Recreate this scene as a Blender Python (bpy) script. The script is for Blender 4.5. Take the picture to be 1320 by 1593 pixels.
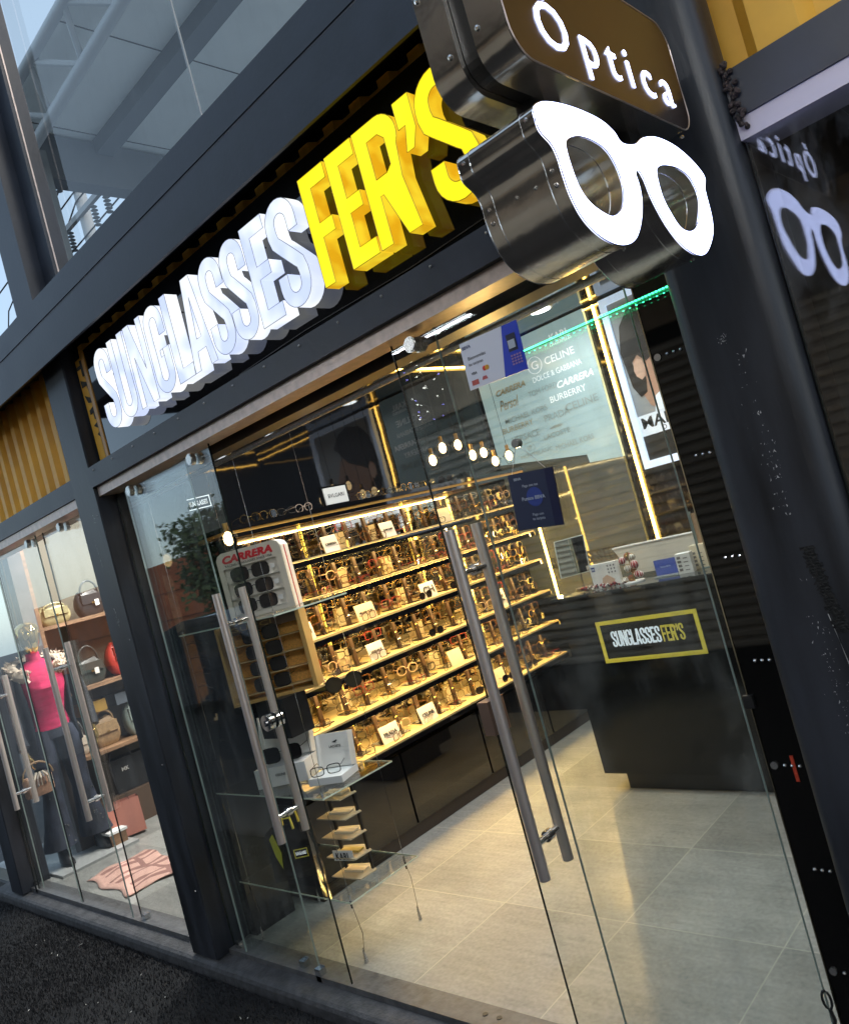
import bpy, bmesh, math, random
from mathutils import Vector, Matrix
R = math.radians
rnd = random.Random(7)
sc = bpy.context.scene
for o in list(bpy.data.objects): bpy.data.objects.remove(o)
C = sc.collection

# ------------------------------------------------------------------ camera
cam = bpy.data.objects.new("camera", bpy.data.cameras.new("camera"))
C.objects.link(cam)
right = Vector((0.69980798, 0.66361986, -0.26434347))
down = Vector((-0.2133822, -0.15895764, -0.96395047))
fwd = Vector((-0.68171609, 0.73098642, 0.03036484))
up = -down
m = Matrix(((right.x, up.x, -fwd.x, 0), (right.y, up.y, -fwd.y, 0), (right.z, up.z, -fwd.z, 1.6), (0, 0, 0, 1)))
cam.matrix_world = m
cam.data.sensor_fit = 'HORIZONTAL'
cam.data.sensor_width = 36
cam.data.lens = 36 * 1227.4 / 1320
cam.data.clip_start = 0.02
cam.data.clip_end = 2000
sc.camera = cam

# ------------------------------------------------------------------ sky, sun, exposure
SUN_EL, SUN_ROT = R(42), R(70)
w = bpy.data.worlds.new("World"); sc.world = w; w.use_nodes = True
wn = w.node_tree.nodes; wl = w.node_tree.links
bg = wn['Background']; sky = wn.new('ShaderNodeTexSky')
sky.sky_type = 'NISHITA'; sky.sun_disc = False; sky.sun_elevation = SUN_EL; sky.sun_rotation = SUN_ROT
sky.air_density = 1.0; sky.dust_density = 2.0; sky.ozone_density = 1.5
mixs = wn.new('ShaderNodeMix'); mixs.data_type = 'RGBA'; mixs.inputs[0].default_value = .5
wl.new(sky.outputs[0], mixs.inputs[6]); mixs.inputs[7].default_value = (2.6, 3.3, 3.75, 1)   # thin bright overcast over the blue
wl.new(mixs.outputs[2], bg.inputs[0]); bg.inputs[1].default_value = 0.15
sl = bpy.data.lights.new("sun", 'SUN'); sl.energy = 0.5; sl.angle = R(14); sl.color = (1, .95, .88)
so = bpy.data.objects.new("sun", sl); C.objects.link(so)
sd = Vector((math.sin(SUN_ROT) * math.cos(SUN_EL), math.cos(SUN_ROT) * math.cos(SUN_EL), math.sin(SUN_EL)))
so.rotation_euler = sd.to_track_quat('Z', 'Y').to_euler()
sc.view_settings.view_transform = 'Standard'; sc.view_settings.look = 'None'
sc.view_settings.exposure = 0.88; sc.view_settings.gamma = 1
cy = sc.cycles
cy.max_bounces = 10; cy.transparent_max_bounces = 24; cy.glossy_bounces = 5; cy.diffuse_bounces = 3
cy.sample_clamp_indirect = 4; cy.caustics_reflective = False; cy.caustics_refractive = False
cy.use_denoising = True

# ------------------------------------------------------------------ materials
MATS = {}
def mat(name, col, rough=.5, metal=0., emis=None, es=0., var=0., vs=8., bump=0., bs=40., alpha=None, coat=0., spec=None, vcol=None, stretch=None):
    if name in MATS: return MATS[name]
    M = bpy.data.materials.new(name); M.use_nodes = True
    nt = M.node_tree; b = nt.nodes['Principled BSDF']
    b.inputs['Base Color'].default_value = (*col, 1); b.inputs['Roughness'].default_value = rough
    b.inputs['Metallic'].default_value = metal
    if coat: b.inputs['Coat Weight'].default_value = coat
    if spec is not None: b.inputs['Specular IOR Level'].default_value = spec
    if emis:
        b.inputs['Emission Color'].default_value = (*emis, 1); b.inputs['Emission Strength'].default_value = es
    if var or bump:
        tc = nt.nodes.new('ShaderNodeTexCoord'); mp = nt.nodes.new('ShaderNodeMapping')
        nt.links.new(tc.outputs['Object'], mp.inputs[0])
        if stretch: mp.inputs['Scale'].default_value = stretch
    if var:
        n = nt.nodes.new('ShaderNodeTexNoise'); n.inputs['Scale'].default_value = vs; n.inputs['Detail'].default_value = 6
        nt.links.new(mp.outputs[0], n.inputs[0])
        r = nt.nodes.new('ShaderNodeValToRGB')
        c2 = vcol or tuple(min(1, c * (1 + var)) for c in col); c1 = tuple(c * (1 - var) for c in col) if not vcol else col
        r.color_ramp.elements[0].position = .35; r.color_ramp.elements[1].position = .68
        r.color_ramp.elements[0].color = (*c1, 1); r.color_ramp.elements[1].color = (*c2, 1)
        nt.links.new(n.outputs[0], r.inputs[0]); nt.links.new(r.outputs[0], b.inputs['Base Color'])
        mr = nt.nodes.new('ShaderNodeMapRange'); mr.inputs['To Min'].default_value = max(0, rough - .08); mr.inputs['To Max'].default_value = min(1, rough + .1)
        nt.links.new(n.outputs[0], mr.inputs[0]); nt.links.new(mr.outputs[0], b.inputs['Roughness'])
    if bump:
        n2 = nt.nodes.new('ShaderNodeTexNoise'); n2.inputs['Scale'].default_value = bs; n2.inputs['Detail'].default_value = 4
        nt.links.new(mp.outputs[0], n2.inputs[0])
        bp = nt.nodes.new('ShaderNodeBump'); bp.inputs['Strength'].default_value = bump; bp.inputs['Distance'].default_value = .01
        nt.links.new(n2.outputs[0], bp.inputs['Height']); nt.links.new(bp.outputs[0], b.inputs['Normal'])
    MATS[name] = M
    return M

def glassmat(name, tint=(.93, .97, .95), rough=0.0, refl=(1, 1, 1), boost=1.0, smear=0.):
    M = bpy.data.materials.new(name); M.use_nodes = True
    nt = M.node_tree; nt.nodes.remove(nt.nodes['Principled BSDF']); out = nt.nodes['Material Output']
    t = nt.nodes.new('ShaderNodeBsdfTransparent'); t.inputs[0].default_value = (*tint, 1)
    g = nt.nodes.new('ShaderNodeBsdfGlossy'); g.inputs[0].default_value = (*refl, 1); g.inputs['Roughness'].default_value = rough
    mx = nt.nodes.new('ShaderNodeMixShader'); f = nt.nodes.new('ShaderNodeFresnel')
    ge = nt.nodes.new('ShaderNodeNewGeometry'); ma = nt.nodes.new('ShaderNodeMath'); ma.operation = 'MULTIPLY_ADD'
    nt.links.new(ge.outputs['Backfacing'], ma.inputs[0]); ma.inputs[1].default_value = 1 / 1.5 - 1.5; ma.inputs[2].default_value = 1.5
    nt.links.new(ma.outputs[0], f.inputs[0])
    mb = nt.nodes.new('ShaderNodeMath'); mb.operation = 'MULTIPLY'; mb.inputs[1].default_value = boost; mb.use_clamp = True
    nt.links.new(f.outputs[0], mb.inputs[0])
    nt.links.new(mb.outputs[0], mx.inputs[0]); nt.links.new(t.outputs[0], mx.inputs[1]); nt.links.new(g.outputs[0], mx.inputs[2])
    if smear:   # faint dust and wiped smears on the pane
        tc = nt.nodes.new('ShaderNodeTexCoord'); mp = nt.nodes.new('ShaderNodeMapping'); mp.inputs['Rotation'].default_value = (0, .5, 0); mp.inputs['Scale'].default_value = (2.2, 1, .7)
        nt.links.new(tc.outputs['Object'], mp.inputs[0]); n = nt.nodes.new('ShaderNodeTexNoise'); n.inputs['Scale'].default_value = 3.5; n.inputs['Detail'].default_value = 9; n.inputs['Roughness'].default_value = .7
        nt.links.new(mp.outputs[0], n.inputs[0]); mr = nt.nodes.new('ShaderNodeMapRange'); mr.inputs['From Min'].default_value = .5; mr.inputs['From Max'].default_value = .8; mr.inputs['To Max'].default_value = smear
        nt.links.new(n.outputs[0], mr.inputs[0]); d = nt.nodes.new('ShaderNodeBsdfDiffuse'); d.inputs[0].default_value = (.6, .62, .62, 1)
        m2 = nt.nodes.new('ShaderNodeMixShader'); nt.links.new(mr.outputs[0], m2.inputs[0]); nt.links.new(mx.outputs[0], m2.inputs[1]); nt.links.new(d.outputs[0], m2.inputs[2]); mx = m2
    nt.links.new(mx.outputs[0], out.inputs[0])
    return M

GLASS = glassmat('clear_glass', (.975, .99, .982), smear=.09)
ACRYL = glassmat('clear_acrylic', (.93, .96, .95), .02)
LENS = glassmat('demo_lens', (.86, .88, .87))
SUNL = mat('dark_lens', (.015, .014, .016), .06)
GEDGE = mat('glass_edge', (.30, .38, .36), .25, emis=None)
GEDARK = mat('glass_edge_dark', (.01, .015, .014), .2)
STEEL_D = mat('charcoal_paint', (.026, .030, .042), .42, var=.3, vs=5, bump=.05, bs=60)
STEEL_D2 = mat('charcoal_paint_worn', (.019, .022, .030), .40, var=.55, vs=4, bump=.06, bs=40, stretch=(3, 3, .5))
SCRATCH = mat('scratch_white', (.6, .6, .6), .7)
RUST = mat('rusty_weld', (.05, .035, .033), .9, var=.6, vs=60, bump=1, bs=120)
ALU = mat('champagne_aluminium', (.60, .49, .44), .35, .3, var=.15, vs=30)
ORANGE = mat('ochre_sheet', (.92, .47, .055), .5, var=.16, vs=4, bump=.05)
BRUSH = mat('brushed_steel', (.50, .49, .47), .26, 1., var=.1, vs=40, stretch=(60, 60, 1))
CHROME = mat('chrome', (.62, .62, .62), .12, 1.)
POLISH = mat('polished_steel_sheet', (.82, .78, .73), .20, 1., var=.10, vs=5, bump=.35, bs=7)
HBAR = mat('satin_steel_bar', (.78, .69, .65), .36, .8)
BLACKGL = mat('gloss_black', (.006, .006, .007), .05, coat=.5, bump=.015, bs=3)
BLACKWALL = mat('gloss_black_wall', (.008, .009, .011), .03, spec=.5, bump=.06, bs=2.6)
BLACKM = mat('matt_black', (.012, .012, .013), .45, var=.3, vs=10)
SIGNBLK = mat('black_acrylic_panel', (.004, .0045, .005), .03, coat=.6, bump=.01, bs=2)
WHITEM = mat('white_card', (.72, .70, .66), .6)
WHITEP = mat('white_paint', (.75, .75, .74), .5, var=.05)
CREAM = mat('cream_card', (.70, .60, .42), .6, var=.08, vs=12)
TURF = mat('turf_base', (.005, .005, .007), .95, var=.5, vs=90, bump=1, bs=200)
CONC = mat('dark_kerb', (.05, .05, .055), .7, var=.4, vs=18, bump=.5, bs=70)
ASPH = mat('asphalt', (.05, .05, .052), .85, var=.3, vs=12, bump=.5)
YELP = mat('yellow_line', (.88, .74, .09), .5)
TXTB = mat('black_ink', (.02, .02, .02), .6)
TXTR = mat('red_ink', (.55, .02, .03), .5)
TXTW = mat('white_vinyl_glow', (.9, .92, .92), .5, emis=(.9, .95, 1), es=.25)  # slight emission added so the vinyl reads brighter; it is no lamp
TXTG = mat('gold_vinyl', (.48, .42, .26), .45)
TXTGREY = mat('grey_vinyl', (.36, .42, .41), .5)
LEDY = mat('amber_led', (1, .7, .2), .5, emis=(1, .56, .10), es=14.)
LEDY2 = mat('amber_led_soft', (1, .7, .2), .5, emis=(1, .56, .10), es=7.)
LEDS = mat('warm_shelf_led', (1, .8, .4), .5, emis=(1, .64, .17), es=26.)
LEDY3 = mat('amber_led_dim', (1, .7, .3), .5, emis=(1, .6, .15), es=3.5)
LEDG = mat('green_led', (.1, 1, .4), .5, emis=(.05, 1., .40), es=3.)
LEDW = mat('white_lamp', (1, 1, 1), .5, emis=(.88, .97, 1.), es=10.)
BULB = mat('warm_filament', (1, .8, .5), .5, emis=(1, .70, .33), es=4.)

def slatemat():
    M = bpy.data.materials.new('slate_tile'); M.use_nodes = True; nt = M.node_tree; b = nt.nodes['Principled BSDF']
    N = nt.nodes.new; L = nt.links.new
    tc = N('ShaderNodeTexCoord'); sep = N('ShaderNodeSeparateXYZ'); L(tc.outputs['Object'], sep.inputs[0])
    def line(idx, off, size):
        a = N('ShaderNodeMath'); a.operation = 'ADD'; a.inputs[1].default_value = -off; L(sep.outputs[idx], a.inputs[0])
        d = N('ShaderNodeMath'); d.operation = 'DIVIDE'; d.inputs[1].default_value = size; L(a.outputs[0], d.inputs[0])
        f = N('ShaderNodeMath'); f.operation = 'FRACT'; L(d.outputs[0], f.inputs[0])
        fl = N('ShaderNodeMath'); fl.operation = 'FLOOR'; L(d.outputs[0], fl.inputs[0])
        s = N('ShaderNodeMath'); s.operation = 'SUBTRACT'; s.inputs[1].default_value = .5; L(f.outputs[0], s.inputs[0])
        ab = N('ShaderNodeMath'); ab.operation = 'ABSOLUTE'; L(s.outputs[0], ab.inputs[0])
        g = N('ShaderNodeMath'); g.operation = 'GREATER_THAN'; g.inputs[1].default_value = .5 - .0026 / size; L(ab.outputs[0], g.inputs[0])
        return g, fl
    gx, fx = line(0, -1.825, .59); gy, fy = line(1, 2.43, .59)
    mx = N('ShaderNodeMath'); mx.operation = 'MAXIMUM'; L(gx.outputs[0], mx.inputs[0]); L(gy.outputs[0], mx.inputs[1])
    cv = N('ShaderNodeCombineXYZ'); L(fx.outputs[0], cv.inputs[0]); L(fy.outputs[0], cv.inputs[1])
    wn_ = N('ShaderNodeTexWhiteNoise'); L(cv.outputs[0], wn_.inputs[0])
    ad = N('ShaderNodeVectorMath'); ad.operation = 'MULTIPLY_ADD'; L(wn_.outputs['Color'], ad.inputs[0]); ad.inputs[1].default_value = (9, 9, 9); L(tc.outputs['Object'], ad.inputs[2])
    n1 = N('ShaderNodeTexNoise'); n1.inputs['Scale'].default_value = 3.2; n1.inputs['Detail'].default_value = 9; n1.inputs['Roughness'].default_value = .62; L(ad.outputs[0], n1.inputs[0])
    n2 = N('ShaderNodeTexNoise'); n2.inputs['Scale'].default_value = 60; n2.inputs['Detail'].default_value = 5; L(tc.outputs['Object'], n2.inputs[0])
    mpp = N('ShaderNodeMapping'); mpp.inputs['Rotation'].default_value = (0, 0, .8); mpp.inputs['Scale'].default_value = (3, 26, 1); L(ad.outputs[0], mpp.inputs[0])
    n3 = N('ShaderNodeTexNoise'); n3.inputs['Scale'].default_value = 1.5; n3.inputs['Detail'].default_value = 6; L(mpp.outputs[0], n3.inputs[0])
    r = N('ShaderNodeValToRGB'); r.color_ramp.elements[0].position = .34; r.color_ramp.elements[1].position = .66
    r.color_ramp.elements[0].color = (.155, .158, .152, 1); r.color_ramp.elements[1].color = (.335, .335, .315, 1)
    s1 = N('ShaderNodeMath'); s1.operation = 'MULTIPLY_ADD'; s1.inputs[1].default_value = .35; L(n2.outputs[0], s1.inputs[0]); 
    s0 = N('ShaderNodeMath'); s0.operation = 'MULTIPLY'; s0.inputs[1].default_value = .4; L(n1.outputs[0], s0.inputs[0]); L(s0.outputs[0], s1.inputs[2])
    s2 = N('ShaderNodeMath'); s2.operation = 'MULTIPLY_ADD'; s2.inputs[1].default_value = .25; L(n3.outputs[0], s2.inputs[0]); L(s1.outputs[0], s2.inputs[2])
    L(s2.outputs[0], r.inputs[0])
    mc = N('ShaderNodeMix'); mc.data_type = 'RGBA'; L(mx.outputs[0], mc.inputs[0]); L(r.outputs[0], mc.inputs[6]); mc.inputs[7].default_value = (.36, .36, .31, 1)
    tv = N('ShaderNodeMath'); tv.operation = 'MULTIPLY_ADD'; L(wn_.outputs['Value'], tv.inputs[0]); tv.inputs[1].default_value = .28; tv.inputs[2].default_value = .84
    hv = N('ShaderNodeHueSaturation'); L(tv.outputs[0], hv.inputs['Value']); L(mc.outputs[2], hv.inputs['Color'])
    n4 = N('ShaderNodeTexNoise'); n4.inputs['Scale'].default_value = 2.1; n4.inputs['Detail'].default_value = 8; L(tc.outputs['Object'], n4.inputs[0])
    r4 = N('ShaderNodeMapRange'); r4.inputs['From Min'].default_value = .35; r4.inputs['From Max'].default_value = .7; r4.inputs['To Min'].default_value = .28; r4.inputs['To Max'].default_value = .55; L(n4.outputs[0], r4.inputs[0])
    L(hv.outputs[0], b.inputs['Base Color']); L(r4.outputs[0], b.inputs['Roughness'])
    bp = N('ShaderNodeBump'); bp.inputs['Strength'].default_value = .3; bp.inputs['Distance'].default_value = .004
    L(s2.outputs[0], bp.inputs['Height']); L(bp.outputs[0], b.inputs['Normal'])
    return M
TILE = slatemat()

# ------------------------------------------------------------------ mesh builder
class MB:
    def __init__(s): s.v = []; s.f = []; s.m = []; s.T = Matrix.Identity(4)
    def add(s, vs, fs, mi=0):
        b = len(s.v); s.v += [s.T @ Vector(p) for p in vs]
        s.f += [tuple(b + i for i in f) for f in fs]; s.m += [mi] * len(fs); return s
    def box(s, a, b, mi=0, bev=0):
        x0, y0, z0 = (min(a[i], b[i]) for i in range(3)); x1, y1, z1 = (max(a[i], b[i]) for i in range(3))
        if bev:   # octagonal prism along z
            c = bev; P = [(x0 + c, y0), (x1 - c, y0), (x1, y0 + c), (x1, y1 - c), (x1 - c, y1), (x0 + c, y1), (x0, y1 - c), (x0, y0 + c)]
            return s.prism([(p[0], p[1], z0) for p in P], (0, 0, z1 - z0), mi)
        vs = [(x, y, z) for z in (z0, z1) for y in (y0, y1) for x in (x0, x1)]
        return s.add(vs, [(0, 2, 3, 1), (4, 5, 7, 6), (0, 1, 5, 4), (2, 6, 7, 3), (0, 4, 6, 2), (1, 3, 7, 5)], mi)
    def prism(s, pts, d, mi=0, mcap=None):
        n = len(pts); d = Vector(d); q = [Vector(p) + d for p in pts]
        s.add([tuple(p) for p in pts] + [tuple(p) for p in q], [(i, (i + 1) % n, n + (i + 1) % n, n + i) for i in range(n)], mi)
        s.f += [tuple(len(s.v) - 2 * n + i for i in range(n))[::-1], tuple(len(s.v) - n + i for i in range(n))]
        s.m += [mi if mcap is None else mcap] * 2
        return s
    def tube(s, pts, r, n=8, mi=0, cap=True):
        pts = [Vector(p) for p in pts]; rs = r if isinstance(r, (list, tuple)) else [r] * len(pts)
        rings = []; ref = None
        for i, p in enumerate(pts):
            t = (pts[min(i + 1, len(pts) - 1)] - pts[max(i - 1, 0)]).normalized()
            if ref is None:
                ref = Vector((0, 0, 1)) if abs(t.z) < .9 else Vector((1, 0, 0))
            a = t.cross(ref).normalized(); b_ = t.cross(a).normalized(); ref = -b_ if False else ref
            rings.append([p + (a * math.cos(2 * math.pi * k / n) + b_ * math.sin(2 * math.pi * k / n)) * rs[i] for k in range(n)])
        vs = [q for ring in rings for q in ring]; fs = []
        for i in range(len(pts) - 1):
            for k in range(n): fs.append((i * n + k, i * n + (k + 1) % n, (i + 1) * n + (k + 1) % n, (i + 1) * n + k))
        if cap: fs += [tuple(range(n))[::-1], tuple((len(pts) - 1) * n + k for k in range(n))]
        return s.add(vs, fs, mi)
    def cyl(s, p, q, r, n=16, mi=0): return s.tube([p, q], r, n, mi)
    def loft(s, secs, n=20, mi=0, cap=True, a0=0, a1=2 * math.pi):
        # secs: (cx,cy,cz,rx,ry[,pw])  horizontal ellipses
        full = abs(a1 - a0 - 2 * math.pi) < 1e-6; k = n if full else n + 1; vs = []
        for q in secs:
            cx, cy_, cz, rx, ry = q[:5]
            for i in range(k):
                a = a0 + (a1 - a0) * i / n; vs.append((cx + rx * math.cos(a), cy_ + ry * math.sin(a), cz))
        fs = []
        for j in range(len(secs) - 1):
            for i in range(n if full else n):
                i2 = (i + 1) % k; fs.append((j * k + i, j * k + i2, (j + 1) * k + i2, (j + 1) * k + i))
        if cap and full: fs += [tuple(range(k))[::-1], tuple((len(secs) - 1) * k + i for i in range(k))]
        return s.add(vs, fs, mi)
    def sphere(s, c, r, n=12, mi=0, sz=1.):
        secs = []
        for j in range(n // 2 + 1):
            a = -math.pi / 2 + math.pi * j / (n // 2); secs.append((c[0], c[1], c[2] + r * sz * math.sin(a), max(1e-4, r * math.cos(a)), max(1e-4, r * math.cos(a))))
        return s.loft(secs, n, mi)
    def quad(s, a, b, c, d, mi=0): return s.add([a, b, c, d], [(0, 1, 2, 3)], mi)
    def build(s, name, mats, parent=None, smooth=False, local=False):
        me = bpy.data.meshes.new(name)
        off = Vector((0, 0, 0))
        if parent is not None and not local:
            p = parent
            while p is not None: off += p.location; p = p.parent
        me.from_pydata([tuple(v - off) for v in s.v], [], s.f)
        for mm in (mats if isinstance(mats, (list, tuple)) else [mats]): me.materials.append(mm)
        for i, p in enumerate(me.polygons): p.material_index = s.m[i]
        bm = bmesh.new(); bm.from_mesh(me); bmesh.ops.recalc_face_normals(bm, faces=bm.faces); bm.to_mesh(me); bm.free()
        if smooth:
            me.shade_smooth()
            try: me.set_sharp_from_angle(angle=R(38))
            except Exception: pass
        o = bpy.data.objects.new(name, me); C.objects.link(o)
        if parent is not None: o.parent = parent
        return o

def tag(o, label=None, cat=None, group=None, kind=None):
    if label: o['label'] = label
    if cat: o['category'] = cat
    if group: o['group'] = group
    if kind: o['kind'] = kind
    return o
def thing(name, label, cat, loc=(0, 0, 0), group=None):
    o = bpy.data.objects.new(name, None); o.empty_display_size = .1; C.objects.link(o); o.location = loc
    return tag(o, label, cat, group)
def struct(name, mb, m_):
    return tag(mb.build(name, m_), kind='structure')

def frame(o, u, v):   # basis matrix: local x->u, y->v, z->u x v, origin o
    u = Vector(u).normalized(); v = Vector(v).normalized(); n = u.cross(v)
    return Matrix(((u.x, v.x, n.x, o[0]), (u.y, v.y, n.y, o[1]), (u.z, v.z, n.z, o[2]), (0, 0, 0, 1)))
XF = ((1, 0, 0), (0, 0, 1))     # faces -y
YF = ((0, 1, 0), (0, 0, 1))     # faces +x

def lettering(body, w, h, T, m_, parent, ext=.0006, name='lettering', bold=0., label=None, shear=0., space=1.):
    cu = bpy.data.curves.new('tmp', 'FONT'); cu.body = body; cu.extrude = 0; cu.offset = bold; cu.size = 1; cu.resolution_u = 3; cu.shear = shear; cu.space_character = space
    ob = bpy.data.objects.new('tmp', cu); C.objects.link(ob)
    dg = bpy.context.evaluated_depsgraph_get(); me0 = bpy.data.meshes.new_from_object(ob.evaluated_get(dg))
    bpy.data.objects.remove(ob)
    vs = [v.co.copy() for v in me0.vertices]
    if not vs: return None
    x0 = min(v.x for v in vs); x1 = max(v.x for v in vs); y0 = min(v.y for v in vs); y1 = max(v.y for v in vs)
    sx = w / (x1 - x0); sy = h / (y1 - y0) if h else sx
    mb = MB(); mb.T = T
    fs = [tuple(p.vertices) for p in me0.polygons]
    cx_ = (x0 + x1) / 2; cy_ = (y0 + y1) / 2
    mb.add([((v.x - cx_) * sx, (v.y - cy_) * sy, ext) for v in vs], fs)
    # side walls from boundary edges
    from collections import Counter
    ec = Counter()
    for f in fs:
        for i in range(len(f)): ec[(f[i], f[(i + 1) % len(f)])] += 1
    b = [(a, c) for (a, c) in ec if (c, a) not in ec]
    base = len(mb.v)
    mb.v += [T @ Vector(((v.x - cx_) * sx, (v.y - cy_) * sy, .0)) for v in vs]
    for a, c in b: mb.f.append((a, base + a, base + c, c)); mb.m.append(0)
    bpy.data.meshes.remove(me0)
    o = mb.build(name, m_, parent)
    if label: o['label'] = label
    return o

# ================================================================== GROUND / SETTING
g = MB().box((-400, -400, -.40), (400, 1.45, -.16)); g.box((-400, 1.9, -.40), (400, 400, -.17))
struct('ground', g, ASPH)
struct('walkway', MB().box((-12, -3.2, -.159), (6, 1.668, -.10)), TURF)
# artificial turf blades on the walkway strip near the kerb
tb = MB()
for i in range(52000):
    x = -6.6 + 6.4 * rnd.random(); y = 1.66 - 1.05 * rnd.random() ** 1.1
    if x > -1.5: x -= 4
    hgt = .008 + .009 * rnd.random(); a = rnd.random() * 6.28; r_ = .0018 + .001 * rnd.random()
    lx, ly = .008 * (rnd.random() - .5), .008 * (rnd.random() - .5); c, s_ = math.cos(a) * r_, math.sin(a) * r_
    tb.add([(x - c, y - s_, -.101), (x + c, y + s_, -.101), (x + lx, y + ly, -.10 + hgt)], [(0, 1, 2)], int(rnd.random() < .16))
o = tb.build('artificial_turf', [mat('turf_blade', (.005, .005, .007), .8), mat('turf_blade_light', (.024, .024, .030), .7)])
tag(o, 'short black artificial grass pile on the walkway in front of the shops', 'artificial grass', kind='stuff')
fl = MB().box((-3.77, 1.85, -.1), (-.70, 5.05, 0.)); struct('shop_floor', fl, TILE)
fl = MB().box((-7.2, 1.85, -.1), (-3.79, 5.05, 0.)); struct('neighbour_floor', fl, TILE)
fl = MB().box((-.668, 1.81, -.1), (3.2, 5.05, 0.)); struct('right_shop_floor', fl, TILE)
kb = MB()
# rounded kerb profile along x
pr = [(1.86, -.001), (1.72, -.026), (1.70, -.029), (1.682, -.034), (1.670, -.044), (1.664, -.060), (1.664, -.09), (1.672, -.2), (1.86, -.2)]
kb.prism([(-6.6, p[0], p[1]) for p in pr], (10.5, 0, 0))
struct('kerb', kb, CONC)
thr = MB().box((-3.55, 1.745, -.03), (-.81, 1.849, .002)); thr.box((-6.1, 1.745, -.03), (-3.81, 1.849, .002))
struct('threshold', thr, mat('threshold_stone', (.085, .085, .088), .45, var=.3, vs=25, bump=.2))

lt = MB()
for k in range(38):
    x, y = -6.2 + 3.4 * rnd.random(), 1.6 - .7 * rnd.random(); a = rnd.random() * 3; l_ = rnd.choice([.006, .010, .02])
    lt.add([(x, y, -.088), (x + l_ * math.cos(a), y + l_ * math.sin(a), -.086), (x + l_ * math.cos(a) + .003, y + l_ * math.sin(a) + .002, -.087), (x + .003, y + .003, -.088)], [(0, 1, 2, 3)])
tag(lt.build('litter', mat('pale_litter', (.45, .44, .42), .8)), 'scattered pale crumbs and fibres lying on the black artificial grass', 'litter', kind='stuff')
for k, (x, y) in enumerate(((-2.02, 1.80), (-1.96, 1.802))):
    tag(MB().cyl((x, y, .002), (x, y, .0045), .010, 14).build('floor_bolt', BLACKM), ('left' if k == 0 else 'right') + ' one of two dark round bolt holes in the threshold', 'bolt', 'threshold bolts')
# ================================================================== INTERIOR SHELL
CEIL = 2.86
def wallobj(label, mb, m_, name='wall', cat='wall'): return tag(mb.build(name, m_), label, cat)
wallobj('glossy black wall panelling behind the shelves of sunglasses', MB().box((-3.79, 1.86, -.05), (-3.75, 5.05, CEIL)), BLACKWALL)
wallobj('dark back wall behind the teal brand board and the portrait poster', MB().box((-3.75, 5.0, 0), (-.70, 5.05, CEIL)), BLACKGL)
wallobj('black side wall of the optician on the far right, mostly behind the column', MB().box((-.735, 1.86, 0), (-.701, 4.999, CEIL)), BLACKM)
o = MB().box((-3.79, 1.80, CEIL), (-.701, 5.05, CEIL + .06)).build('ceiling', mat('gloss_dark_ceiling', (.012, .013, .015), .09, coat=.6)); tag(o, 'glossy black ceiling of the optician with round downlights', 'ceiling')
# downlights
spots = [(-2.75, 4.55), (-1.85, 4.4), (-3.1, 3.35), (-2.2, 3.1), (-1.35, 3.2), (-2.9, 2.35), (-1.8, 2.25), (-1.1, 4.3)]
names = ['nearest the back wall above the teal board', 'near the back wall right of the teal board', 'above the far end of the shelves', 'at the middle of the shop ceiling',
         'on the right over the counter aisle', 'above the near end of the shelves', 'just inside the glass doors', 'in the far right corner of the ceiling']
for k, (x, y) in enumerate(spots):
    t = thing('downlight', 'round white ceiling downlight ' + names[k], 'downlight', (x, y, CEIL), 'round downlights in the black ceiling')
    MB().cyl((x, y, CEIL - .012), (x, y, CEIL - .001), .085, 24).build('trim_ring', WHITEP, t)
    MB().cyl((x, y, CEIL - .016), (x, y, CEIL - .0125), .068, 24).build('lamp_disc', LEDW, t)
    l = bpy.data.lights.new('downlight_lamp', 'AREA'); l.shape = 'DISK'; l.size = .14; l.energy = 7. if k in (5, 6) else 4.3; l.color = (.90, .97, 1.) if k != 4 else (1, .92, .80)
    l.spread = R(150)
    lo = bpy.data.objects.new('lamp_light', l); C.objects.link(lo); lo.parent = t; lo.location = (0, 0, -.02)
# amber LED strips
def led(label, a, b, m_=LEDY, wd=.008, ch=True):
    t = thing('led_strip', label, 'light strip', a, 'amber LED strips')
    a = Vector(a); b = Vector(b)
    MB().tube([a, b], wd, 6).build('light_tube', m_, t)
    return t
led('vertical amber LED strip on the back wall between teal board and portrait poster', (-2.605, 4.985, 1.0), (-2.605, 4.985, 2.84), wd=.010)
led('amber LED strip along the top of the glossy black wall over the shelves', (-3.725, 2.3, 2.79), (-3.725, 4.95, 2.79))
led('amber LED strip along the top of the right side wall', (-.748, 2.0, 2.79), (-.748, 4.95, 2.79), LEDY2)
led('amber LED strip across the top of the back wall', (-3.70, 4.975, 2.83), (-.76, 4.975, 2.83), LEDY2, wd=.005)
def strip_lamp(t, p, d, ln, e):
    l = bpy.data.lights.new('strip_lamp', 'AREA'); l.shape = 'RECTANGLE'; l.size = .02; l.size_y = ln; l.energy = e; l.color = (1, .62, .22)
    lo = bpy.data.objects.new('strip_lamp', l); C.objects.link(lo); lo.parent = t; lo.location = Vector(p) - t.location; lo.rotation_euler = Vector(d).to_track_quat('-Z', 'Y').to_euler()
tl_ = led('vertical amber LED strip at the far end of the shelving', (-3.33, 4.70, .60), (-3.33, 4.70, 1.84), LEDY, wd=.009)
strip_lamp(tl_, (-3.30, 4.69, 1.3), (.68, -.72, -.12), .8, 7)

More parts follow.
